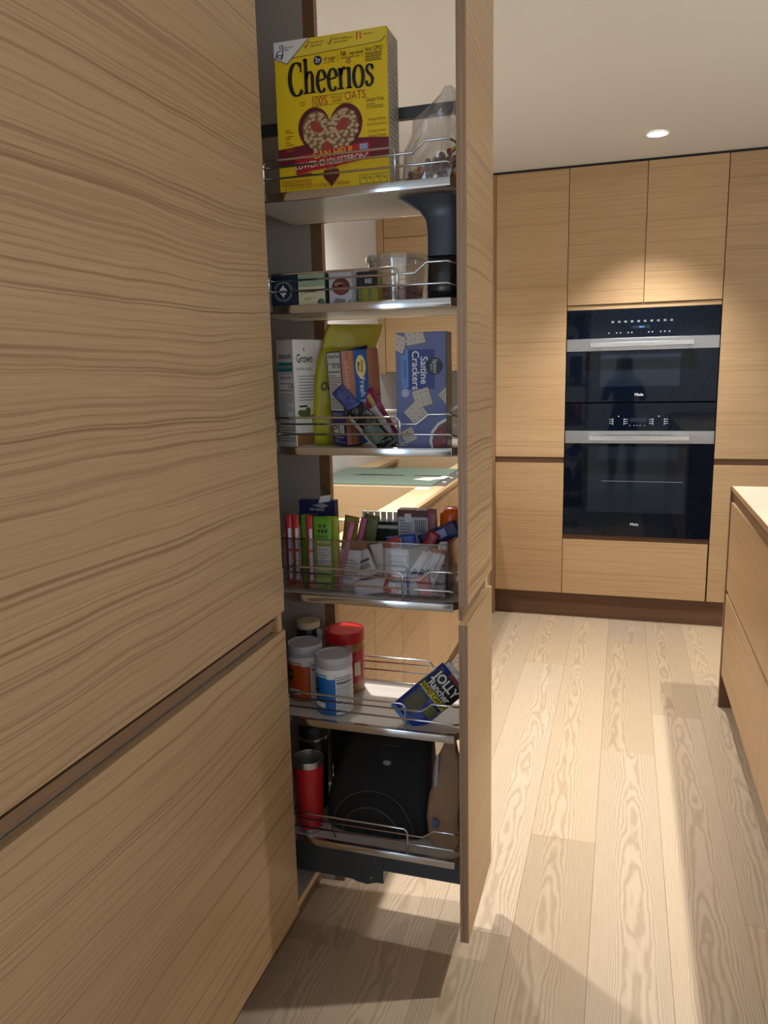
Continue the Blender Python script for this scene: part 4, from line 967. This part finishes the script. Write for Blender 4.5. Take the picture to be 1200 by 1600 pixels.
P_(.05, .97, .59, .86, black_p, 'logo_shadow', .0033)
P_(.10, .50, .18, .46, plain('candy window print', srgb(96, 92, 60), .3, bscale=90, var=.8), 'sweets_window', .0035); P_(.60, .92, .30, .46, plain('candy pieces print', srgb(120, 130, 70), .3, bscale=160, var=.8), 'sweets_window', .0035)
P_(.35, .85, .87, .93, plain('fruit print', srgb(170, 90, 90), .3, bscale=160, var=.8), 'fruit_print', .0035)
def bag_text(s_, size, u, v, mat, **k): film_text(b, .086, .165, .034, 0, s_, size, u, v, mat, off=.0062, **k)
bag_text('HARD CANDY', .0148, .50, .543, black_p, bold=.02, sx=.86); bag_text('Rancher', .0235, .50, .645, white_p, bold=.02, sx=.80); bag_text('JOLLY', .030, .50, .775, white_p, bold=.03, sx=.85)

# ---- tray 6
z6 = FL[5]
t = thing('tumbler', 'red steel tumbler with bare metal rim standing on the bottom tray', 'tumbler', (-.694, 1.566, z6))
redc = col('tumbler red', 176, 22, 34, .4)
b = MB().lathe([(.0292, .012), (.0300, .014), (.0362, .172)], 0, 0, n=48, cap0=False, cap1=False).build('red_body', redc, t, smooth=True)
MB().lathe([(.0275, 0), (.029, .001), (.0292, .0125)], 0, 0, n=48, cap1=False).build('steel_base', steel, t, smooth=True)
MB().lathe([(.0362, .172), (.0368, .186), (.0365, .1875), (.0350, .1875), (.0345, .186), (.030, .035), (0, .033)], 0, 0, n=48, cap0=False, cap1=False).build('steel_rim', steel, t, smooth=True)
fn = lambda u, v: (u, -.0302-.0006, v)
mb = MB()
for a in ((-.006, .024, .006, .0247), (-.006, .0357, .006, .0364), (-.006, .024, -.0053, .0364), (.0053, .024, .006, .0364)): mb.box(a[0], a[2], -.0322, -.0306, a[1], a[3])
mb.build('logo_frame', steel, b); text_on('Y', .009, (0, -.0323, .030), b, steel, bold=.01)
blk = plain('matt black', (.010, .010, .011), .5); blkf = plain('black fabric', (.0075, .008, .010), .85, bump=.5, bscale=900)
t = thing('travel_cup', 'black travel cup with metal ring standing behind the red tumbler', 'cup', (-.722, 1.668, z6))
MB().lathe([(.030, 0), (.032, .002), (.037, .190), (.036, .192)], 0, 0, n=40).build('cup', blk, t, smooth=True); MB().lathe([(.0375, .188), (.038, .190), (.038, .194), (.0365, .195)], 0, 0, n=40, cap0=False, cap1=False).build('metal_ring', steel, t, smooth=True); MB().lathe([(.0365, .194), (.0365, .220), (.034, .224), (0, .224)], 0, 0, n=40, cap1=False).build('lid', blk, t, smooth=True)
t = thing('bottle_sleeve', 'tall black fabric bottle sleeve at the back of the bottom tray', 'sleeve', (-.654, 1.745, z6))
MB().loft([rrr for rrr in [[(x, y, z) for x, y in rrect(-.042*s_, .034*s_, -.026*s_, .026*s_, .016, back=.016)] for z, s_ in ((0, .96), (.01, 1), (.25, 1), (.268, .97), (.274, .85))]]).build('sleeve', blkf, t, smooth=True)
# lunch bag
t = thing('lunch_bag', 'black soft lunch bag with piped zip pocket lying on the bottom tray', 'bag', (-.525, 1.66, z6))
def rr2(cx, cy, hx, hy, r, z, n=6):
    p = []
    for sx_, sy_, a0 in ((1, 1, 0), (-1, 1, PI/2), (-1, -1, PI), (1, -1, 1.5*PI)):
        for k in range(n+1):
            a = a0+PI/2*k/n; p.append((cx+sx_*(hx-r)+r*math.cos(a), cy+sy_*(hy-r)+r*math.sin(a), z))
    return p
secs = [(0, -.010, .119, .062, -.014), (.010, -.010, .127, .069, -.015), (.06, -.009, .128, .069, -.015), (.11, -.006, .124, .058, -.004), (.16, 0, .116, .045, .009), (.195, .006, .108, .036, .018), (.213, .010, .100, .030, .024), (.219, .012, .091, .024, .027)]
bb = MB().loft([rr2(cx, cy, hx, hy, min(.03, hy*.8), z) for z, cx, hx, hy, cy in secs]).build('bag_body', blkf, t, smooth='all')
def front_y(z):
    for (za, _, _, ha, ca), (zb, _, _, hb, cb) in zip(secs, secs[1:]):
        if za <= z <= zb: k = (z-za)/(zb-za); return (ca+(cb-ca)*k)-(ha+(hb-ha)*k)
    return 0
pk = []
for k in range(8):
    s_ = k/7; rgn = []
    d_ = .024*math.sqrt(max(0, 1-s_*s_)); 
    for i in range(25):
        a = PI*i/24; x = -.014+(.100-.006*k)*math.cos(a)*(1 if k < 7 else .85); z = .006+(.098-.005*k)*math.sin(a)**.8
        rgn.append((x, front_y(max(0, min(.218, z)))-.024*(s_**.6)*(.5+.5*math.sin(a)), z))
    pk.append(rgn)
pkm = MB().loft(pk, cap=False); 
pkm.f.append(tuple(len(pkm.v)-25+i for i in range(25))); pkm.mi.append(0)
pko = pkm.build('front_pocket', blkf, t, smooth='all')
pip = plain('grey black piping', (.05, .052, .058), .45)
for k_, nm in ((0, 'pocket_piping'), (5, 'pocket_zip')):
    MB().tube([(x, y-.0015, z) for x, y, z in pk[k_]], .0018, 6).build(nm, pip, pko, smooth='all')
zp = MB(); zp.tube([(-.112, -.110, .040), (-.103, -.118, .020), (-.096, -.119, .004)], .0018, 6); zp.build('zip_pull', pip, pko)
MB().prism(disc(.010, .165, .010, 20, .005), lambda u, v, d: (u, front_y(v)+.001+d, v), -.0025, 0).build('logo_patch', col('patch grey', 128, 128, 130), bb)
MB().box(-.012, .035, front_y(.200)-.0012, front_y(.200)+.002, .2005, .2015).build('lettering_line', pip, bb)
# paper bag
kraft = plain('brown kraft paper', srgb(150, 118, 90), .75, bscale=40, var=.25)
t = thing('paper_bag', 'crumpled brown paper bag folded at the top against the pantry front', 'bag', (-.366, 1.600, z6))
rings = []
for z, hx, hy, cx in ((.001, .030, .026, .002), (.02, .037, .030, 0), (.07, .040, .032, 0), (.105, .041, .030, 0), (.125, .034, .022, .004), (.15, .036, .020, .004), (.20, .028, .013, .010), (.24, .018, .007, .014), (.266, .009, .003, .016)):
    rings.append([tuple(crumple(p, .011 if z > .01 else .0, 36, 8.2)) for p in rr2(cx, 0, hx, hy, min(.008, hy*.8), z)])
rings = [[(min(p[0], .043), p[1], max(p[2], .001)) for p in r_] for r_ in rings]
b = MB().loft(rings).build('paper', kraft, t)
MB().prism([(-.024, .060), (-.010, .054), (-.008, .076), (-.022, .082)], lambda u, v, d: (u, d, v), -.0425, -.0405).build('printed_label', col('label blue', 70, 84, 120), b)
MB().prism([(-.022, .150), (-.014, .148), (-.010, .225), (-.016, .228)], lambda u, v, d: (u, d, v), -.0215, -.0195).build('white_tape', col('tape lilac', 150, 150, 168), b)

# ---- tray 4: clear bin full of snacks
z4 = FL[3]
BX0, BX1, BY0, BY1 = -.745, -.343, 1.548, 1.756; bf = z4+.008
t = thing('clear_bin', 'long clear plastic bin packed with snack bars on the fourth tray', 'bin', ((BX0+BX1)/2, 1.65, z4), world=True)
binm = clear('clear bin plastic', tint=(.95, .95, .96), gloss=.06, rough=.05)
o_ = rrect(BX0, BX1, BY0, BY1, .012, 4, .012); i_ = rrect(BX0+.003, BX1-.003, BY0+.003, BY1-.003, .010, 4, .010); io = rrect(BX0-.003, BX1+.003, BY0-.003, BY1+.003, .014, 4, .014)
b = MB().loft([[(u, v, z4+.004) for u, v in i_], [(u, v, z4+.004) for u, v in o_], [(u, v, 1.030) for u, v in o_], [(u, v, 1.0305) for u, v in io], [(u, v, 1.034) for u, v in io], [(u, v, 1.034) for u, v in i_], [(u, v, bf-.0005) for u, v in i_]], cap=False)
n_ = len(o_); b.f.append(tuple(range(len(b.v)-n_, len(b.v)))); b.mi.append(0)
bb = b.build('bin_wall', binm, t, smooth=True)
MB().tube([(u, v, 1.0325) for u, v in io], .0014, 6, True).build('bin_rim', clear('bin rim', tint=(.55, .55, .57), gloss=.25), bb, smooth='all')
for x, y in ((BX0+.03, BY0+.02), (BX1-.03, BY0+.02), (BX0+.03, BY1-.02), (BX1-.03, BY1-.02)):
    MB().lathe([(.007, 0), (.009, .004)], x, y, z4, n=14).build('foot', chrome, t)
def packet(name, label, x, y, z, w_, h_, th, mat, rot=(0, 0, 0), seed=1, amp=.003, group=None, cat='packet', crimp=None):
    t = thing(name, label, cat, (x, y, z), tuple(math.radians(a) for a in rot), group)
    b = sheet_bag(t, 'film', mat, w_, h_, th, seed=seed, amp=amp, nx=8, nz=10, f=45)
    if crimp: 
        for v in (.0, .93): sheet_bag(t, 'crimped_end', crimp, w_*.99, h_, th*.5, seed=seed, amp=amp, nx=6, nz=2, z0=v, z1=v+.07, f=45)
    return t, b, (w_, h_, th)
def decal(pk, u0, u1, v0, v1, mat, nm='printed_panel', off=.0016):
    return patch(pk[1], pk[2][0], pk[2][1], pk[2][2], 0, u0, u1, v0, v1, mat, nm, off, n=4)
lime = col('pouch green', 92, 150, 44, .35); redm = col('pouch coral', 188, 52, 56, .35); ygr = col('pouch yellow green', 160, 166, 52, .35); pinkm = col('pouch pink', 170, 88, 130, .35)
wht = col('wrapper white', 200, 204, 214, .35); pnl = col('panel grey white', 176, 186, 200)
GB = 'snack packets in the clear bin'
for x, lab in ((-.716, 'coral-red snack stick at the very end of the clear bin'), (-.6985, 'coral-red snack stick with white label strip, second from the bin end'), (-.6645, 'coral-red snack stick between the green pouches')):
    p = packet('snack_stick', lab, x, 1.562, bf, .016, .168, .014, redm, seed=int(x*-999), amp=.0015, group=GB); decal(p, .62, .98, .12, .50, pnl); decal(p, .62, .98, .54, .82, pnl)
p = packet('snack_pouch', 'narrow green pouch standing between two coral sticks', -.681, 1.574, bf, .020, .166, .012, lime, seed=3, group=GB)
p = packet('snack_pouch', 'green pouch with nutrition panel facing out of the bin', -.634, 1.562, bf, .046, .166, .013, lime, seed=5, amp=.0015, group=GB)
decal(p, .28, .95, .34, .60, pnl, 'nutrition_panel'); decal(p, .28, .95, .64, .67, col('panel pale green', 150, 190, 120), 'pale_band'); decal(p, .28, .9, .475, .483, black_p, 'rule', .0024)
for k in range(6): decal(p, .32, .88 if k % 2 else .72, .36+.038*k, .370+.038*k, grey_p, 'small_print', .0024)
for u, v in ((.40, .86), (.62, .86), (.34, .79), (.52, .79), (.70, .79)): decal(p, u, u+.11, v, v+.035, black_p, 'symbol', .0024)
decal(p, .30, .8, .735, .742, black_p, 'rule', .0024); decal(p, .3, .9, .27, .295, pnl, 'lettering_line', .0024)
packet('snack_pouch', 'yellow-green pouch behind the green pouch with the nutrition panel', -.616, 1.578, bf, .034, .164, .010, ygr, seed=6, group=GB)
p = packet('snack_pouch', 'olive-yellow patterned pouch leaning right in the bin', -.600, 1.592, bf, .034, .166, .010, plain('olive pattern', srgb(132, 124, 30), .4, bscale=150, var=.7), (0, 10, 0), seed=8, group=GB)
packet('snack_stick', 'mauve-pink snack stick leaning beside the olive pouch', -.601, 1.562, bf, .014, .160, .012, pinkm, (0, 14, 0), seed=9, group=GB)
packet('snack_stick', 'mauve-pink snack stick behind the white wrapped bar', -.590, 1.612, bf, .014, .162, .012, pinkm, (0, 14, 0), seed=10, group=GB)
packet('snack_pouch', 'green and coral pouch leaning behind the pink sticks', -.574, 1.632, bf, .036, .164, .010, plain('green coral print', srgb(112, 120, 70), .4, bscale=60, var=.7), (0, 13, 0), seed=12, group=GB)
c = Carton('tea_box', 'torn-open navy box standing behind the snack pouches in the bin', .090, .024, .188, (-.722, 1.640, bf), 0, navy_p, tilt=0)
c.lines('front', .012, .135, .082, .158, 3, grey_p, 1, .2, 2); c.tx('front', 'TEA BAGS', .0085, .045, .166, white_p, 1); c.pr('front', [(0, .122, .09, .1235), (0, .127, .09, .128)], grey_p, 1, 'rule')
MB().prism([(.050, .182), (.078, .186), (.082, .202), (.056, .198)], lambda u, v, d: (u, d, v), -.0012, .0).build('torn_flap', white_p, c.body)
MB().prism([(.034, .176), (.060, .182), (.076, .176), (.060, .170)], lambda u, v, d: (u, d, v), -.0022, -.0013).build('torn_card', col('card grey', 150, 150, 150), c.body)
# wrappers, front row
p = packet('wrapped_bar', 'white wrapped bar with rows of fine print standing in the bin', -.573, 1.566, bf, .052, .092, .015, wht, (0, 3, 0), seed=21, group=GB, crimp=wht)
decal(p, .12, .88, .05, .16, grey_p, 'barcode'); 
for k in range(7): decal(p, .14, .2+.1*(k % 3+5), .30+.075*k, .318+.075*k, black_p if k == 6 else grey_p, 'small_print', .0022)
packet('wrapped_bar', 'rust-brown wrapper standing behind the finely printed white bar', -.566, 1.590, bf, .050, .106, .010, col('rust wrapper', 128, 62, 40, .4), (0, 2, 0), seed=22, group=GB)
p = packet('wrapped_bar', 'crumpled white wrapper with dark lettering in the middle of the bin', -.527, 1.572, bf+.030, .046, .062, .013, wht, (0, -24, 0), seed=24, amp=.006, group=GB); decal(p, .2, .8, .35, .5, grey_p, 'small_print'); decal(p, .3, .9, .6, .68, navy_p, 'lettering_line')
packet('wrapped_bar', 'long coral-red wrapper slanting across the bin', -.556, 1.622, bf+.062, .024, .095, .012, col('wrapper coral', 176, 44, 60, .35), (0, 62, 0), seed=25, group=GB)
p = packet('wrapped_bar', 'white wrapper with framed paragraph of print in the bin', -.466, 1.564, bf, .058, .100, .014, wht, (0, 2, 0), seed=26, amp=.0015, group=GB)
decal(p, .25, .95, .68, .86, col('frame grey', 90, 92, 100), 'print_frame'); decal(p, .27, .93, .69, .85, wht, 'print_ground', .0022); decal(p, .32, .88, .715, .735, black_p, 'bold_line', .0028)
for k in range(3): decal(p, .32, .86, .755+.028*k, .762+.028*k, grey_p, 'small_print', .0028)
decal(p, .35, .75, .18, .32, grey_p, 'barcode', .0022)
packet('wrapped_bar', 'small white wrapper with round mark wedged left of the framed print wrapper', -.500, 1.588, bf+.03, .030, .075, .012, wht, (0, -14, 0), seed=27, group=GB)
p = packet('wrapped_bar', 'white wrapper lying low at the front of the bin', -.560, 1.5565, bf+.004, .036, .078, .008, wht, (0, 78, 0), seed=28, amp=.002, group=GB)
packet('wrapped_bar', 'small indigo wrapper under the crumpled white one', -.535, 1.588, bf+.022, .016, .05, .010, col('wrapper indigo', 50, 50, 110, .35), (0, 80, 0), seed=29, group=GB)
p = packet('wrapped_bar', 'red and white wrapper end at the bottom of the bin', -.478, 1.5555, bf+.001, .036, .040, .008, redm, (0, 20, 0), seed=30, group=GB); decal(p, .3, .7, .3, .7, wht, 'white_mark')
for k, (x, a, cdx) in enumerate(((-.446, 32, 0), (-.428, 30, 1), (-.409, 27, 0), (-.392, 22, 1))):
    lab = ('slanting white wrapped bar right of the framed print wrapper', 'second slanting white wrapped bar from the framed print wrapper', 'third slanting white wrapped bar from the framed print wrapper', 'slanting white wrapped bar beside the red packets')[k]
    p = packet('wrapped_bar', lab, x, 1.564+.004*cdx, bf+.012+.002*k, .020, .098-.006*k, .011, wht, (0, a, 0), seed=40+k, group=GB); decal(p, .3, .8, .3, .55, navy_p if k < 2 else grey_p, 'lettering_line')
packet('wrapped_bar', 'red packet standing at the right end of the bin', -.385, 1.584, bf, .036, .098, .014, col('packet red', 156, 22, 42, .35), (0, 8, 0), seed=50, group=GB)
packet('wrapped_bar', 'dark violet packet in the bottom right corner of the bin', -.364, 1.572, bf, .026, .050, .014, col('packet violet', 52, 34, 74, .35), seed=51, group=GB)
packet('wrapped_bar', 'dull blue packet low in front of the slanting bars', -.440, 1.5555, bf, .022, .040, .006, col('packet blue', 70, 84, 140, .35), seed=52, group=GB)
packet('wrapped_bar', 'scarlet packet with white corner low in front of the red packet', -.396, 1.556, bf, .032, .046, .008, col('packet scarlet', 170, 30, 50, .35), (0, -10, 0), seed=53, group=GB)
packet('wrapped_bar', 'tall grey-white packet pressed on the right wall of the bin', -.357, 1.600, bf, .018, .112, .010, wht, (0, -4, 0), seed=54, group=GB)
# wrappers, upper layer
p = packet('wrapped_bar', 'bright blue and white wrapper lying on top of the bin contents', -.508, 1.640, bf+.085, .046, .072, .014, col('wrapper bright blue', 24, 72, 176, .3), (0, 82, 0), seed=60, group=GB); decal(p, .1, .9, .25, .55, wht, 'white_patch')
packet('wrapped_bar', 'grey printed wrapper under the bright blue one', -.470, 1.620, bf+.058, .045, .075, .012, plain('wrapper grey print', srgb(150, 152, 150), .4, bscale=120, var=.5), (0, 75, 0), seed=61, group=GB)
p = packet('wrapped_bar', 'navy wrapper with pale lettering sticking out over the bin end', -.428, 1.640, bf+.098, .036, .096, .012, navy_p, (0, 66, 0), seed=62, group=GB); decal(p, .2, .7, .3, .7, col('lettering lilac', 130, 136, 190), 'lettering_line')
packet('wrapped_bar', 'dark red wrapper poking up beside the brown box', -.428, 1.628, bf+.06, .026, .075, .012, col('packet red', 156, 22, 42, .35), (0, 30, 0), seed=63, group=GB)
packet('wrapped_bar', 'red and white striped candy wrapper sticking up by the orange cup', -.404, 1.672, bf+.04, .022, .130, .012, plain('striped candy', srgb(190, 120, 130), .35, bscale=140, var=.9), (0, -2, 0), seed=64, group=GB)
c = Carton('snack_box', 'brown-topped small carton with white label standing at the back of the bin', .076, .030, .163, (-.496, 1.690, bf), 0, col('carton brown', 92, 44, 28))
c.pr('front', [(.002, .02, .074, .146)], col('label white', 190, 200, 214), 1, 'label'); c.lines('front', .006, .10, .034, .14, 6, grey_p, 2, .35, 4); c.pr('front', [(.042+.0022*i, .11, .0428+.0022*i+.0006*(i % 2), .14) for i in range(13)], black_p, 2, 'barcode'); c.pr('front', [(.018, .135, .034, .154)], white_p, 3, 'torn_label')
t = thing('orange_cup', 'round orange plastic lidded cup at the right end of the bin', 'cup', (-.368, 1.706, bf))
MB().lathe([(.025, 0), (.027, .002), (.030, .120), (.030, .145), (.0285, .158), (.024, .166), (.015, .170), (0, .171)], 0, 0, n=40, cap1=False).build('cup', col('cup orange', 214, 92, 16, .25), t, smooth=True)
t = thing('sachet_box', 'dark green box with a row of white paper sachets at the back of the bin', 'box', (-.594, 1.712, bf))
MB().box(0, .096, 0, .034, 0, .128).build('carton', col('box dark green', 26, 54, 54), t, bevel=.001)
for i in range(6):
    MB().box(.003+.0155*i, .0155+.0155*i, .004, .010, .110, .152).build('sachet', white_p, t, bevel=.002)
MB().box(-.001, .097, -.0015, .0, .112, .120).build('white_edge', white_p, t)
# ================================================================== the photographer, seen mirrored in the oven glass
def person():
    V_ = []; E_ = []; R_ = []
    def v(p, r, frm=None):
        V_.append(p); R_.append(r)
        if frm is not None: E_.append((frm, len(V_)-1))
        return len(V_)-1
    py = -.34
    pel = v((0, py, .80), (.135, .095)); wa = v((0, py, .95), (.115, .085), pel); ch = v((0, py+.005, 1.12), (.135, .095), wa)
    nb = v((0, py+.005, 1.235), (.075, .06), ch); nk = v((0, py+.01, 1.275), (.042, .042), nb)
    chn = v((0, py+.025, 1.325), (.050, .056), nk); fc = v((0, py+.02, 1.39), (.068, .078), chn); cr = v((0, py+.01, 1.455), (.062, .072), fc); v((0, py+.005, 1.495), (.03, .035), cr)
    for s in (-1, 1):
        sh = v((s*.145, py, 1.21), (.048, .048), ch); el = v((s*.205, py+.10, 1.02), (.038, .038), sh); wr = v((s*.085, py+.25, 1.255), (.024, .024), el)
        pm = v((s*.068, py+.285, 1.305), (.026, .018), wr); kn = v((s*.060, py+.305, 1.340), (.028, .016), pm)
        for k in range(4):
            a = v((s*(.058-.002*k), py+.318, 1.352-.016*k), (.0085, .0085), kn if k < 2 else pm); b = v((s*(.040+.004*(k % 2)), py+.330, 1.356-.017*k), (.008, .008), a)
            v((s*(.022+.003*k), py+.331, 1.354-.017*k), (.007, .007), b)
        a = v((s*.052, py+.295, 1.318), (.010, .010), pm); b = v((s*.038, py+.300, 1.335), (.0095, .0095), a); v((s*.026, py+.302, 1.345), (.0085, .0085), b)
        hp = v((s*.085, py, .74), (.088, .088), pel); kn_ = v((s*.095, py+.015, .43), (.058, .058), hp); an = v((s*.10, py-.01, .085), (.040, .040), kn_)
        hl = v((s*.102, py-.005, .045), (.040, .042), an); v((s*.112, py+.14, .030), (.034, .027), hl)
    me = bpy.data.meshes.new('person'); me.from_pydata(V_, E_, []); me.update()
    o = bpy.data.objects.new('person', me); C.objects.link(o)
    md = o.modifiers.new('skin', 'SKIN'); md.use_smooth_shade = True
    for i, r in enumerate(R_): me.skin_vertices[0].data[i].radius = r
    me.skin_vertices[0].data[0].use_root = True
    ss = o.modifiers.new('sub', 'SUBSURF'); ss.levels = 2; ss.render_levels = 2
    dg = bpy.context.evaluated_depsgraph_get(); dg.update()
    m2 = bpy.data.meshes.new_from_object(o.evaluated_get(dg)); bpy.data.objects.remove(o)
    m2.name = 'person'; m2.materials.clear()
    for q in (col('skin', 196, 146, 120, .55), col('charcoal jacket', 30, 32, 38, .8), col('dark trousers', 24, 25, 30, .85), col('pale blue shoes', 150, 172, 205, .6)): m2.materials.append(q)
    for p in m2.polygons:
        c_ = p.center; p.use_smooth = True
        hand = c_.y > py+.235 and c_.z > 1.2
        p.material_index = 0 if (c_.z > 1.262 and abs(c_.x) < .1 and c_.y < py+.15) or hand else (1 if c_.z > .80 else (2 if c_.z > .085 else 3))
    o = bpy.data.objects.new('person', m2); C.objects.link(o)
    tag(o, 'person in charcoal jacket and pale shoes holding up a phone, mirrored in the oven glass', 'person')
    zmin = min(q.co.z for q in m2.vertices); o.location.z = -zmin
    hm = col('dark brown hair', 40, 28, 22, .6); dz = 0
    rings = []
    for k in range(13):
        th = k/12; z = 1.505-.205*th; r_ = .085*math.sqrt(max(0, 1-(1-min(1, th*1.9))**2))+.002
        rg = []
        for i in range(26):
            a = PI*(-.12)+(PI*1.24)*i/25
            f_ = 1.0 if th < .35 else 1.0
            rg.append((r_*.98*math.cos(a), py+.004+r_*1.12*math.sin(-a)*1.0+(.012 if th < .3 else 0), z))
        rings.append(rg)
    inner = [[(x*.86, py+(y-py)*.86, z-.004) for x, y, z in r_] for r_ in rings]
    h = MB().loft([[*r_, *i_[::-1]] for r_, i_ in zip(rings, inner)]).build('hair', hm, o, smooth='all')
    ew = white_p; ed = black_p
    for s in (-1, 1):
        MB().lathe([(0, -.007), (.006, -.004), (.008, 0), (.006, .004), (0, .007)], s*.027, py+.092, 1.405, n=10, cap0=False, cap1=False).build('eye', ed, o, smooth='all')
        MB().lathe([(0, -.025), (.006, -.018), (.008, 0), (.006, .018), (0, .024)], s*.070, py+.012, 1.392, n=8, cap0=False, cap1=False).build('ear', m2.materials[0], o, smooth='all')
    MB().loft([[(x*.5, py+.09, 1.40) for x in (-.012, 0, .012)] + [(0, py+.096, 1.40)], [(x, py+.092, 1.372) for x in (-.013, 0, .013)] + [(0, py+.115, 1.374)]]).build('nose', m2.materials[0], o)
    MB().tube([(-.020, py+.086, 1.347), (-.008, py+.093, 1.349), (.008, py+.093, 1.349), (.020, py+.086, 1.347)], .0045, 6).build('mouth', col('lips', 160, 84, 80), o, smooth='all')
    t = thing('phone', 'dark smartphone held up in front of the face of the person', 'phone', (.016, -.012, 1.29))
    MB().box(-.036, .036, -.004, .004, 0, .146).build('body', blk, t, bevel=.003); MB().box(-.033, .033, -.0046, -.0041, .003, .143).build('screen', glassB, t)
    MB().box(-.033, -.003, .0041, .0055, .108, .140).build('camera_bump', glassB, t, bevel=.0005)
person()
for o_ in bpy.data.objects:
    if '_w' in o_: del o_['_w']
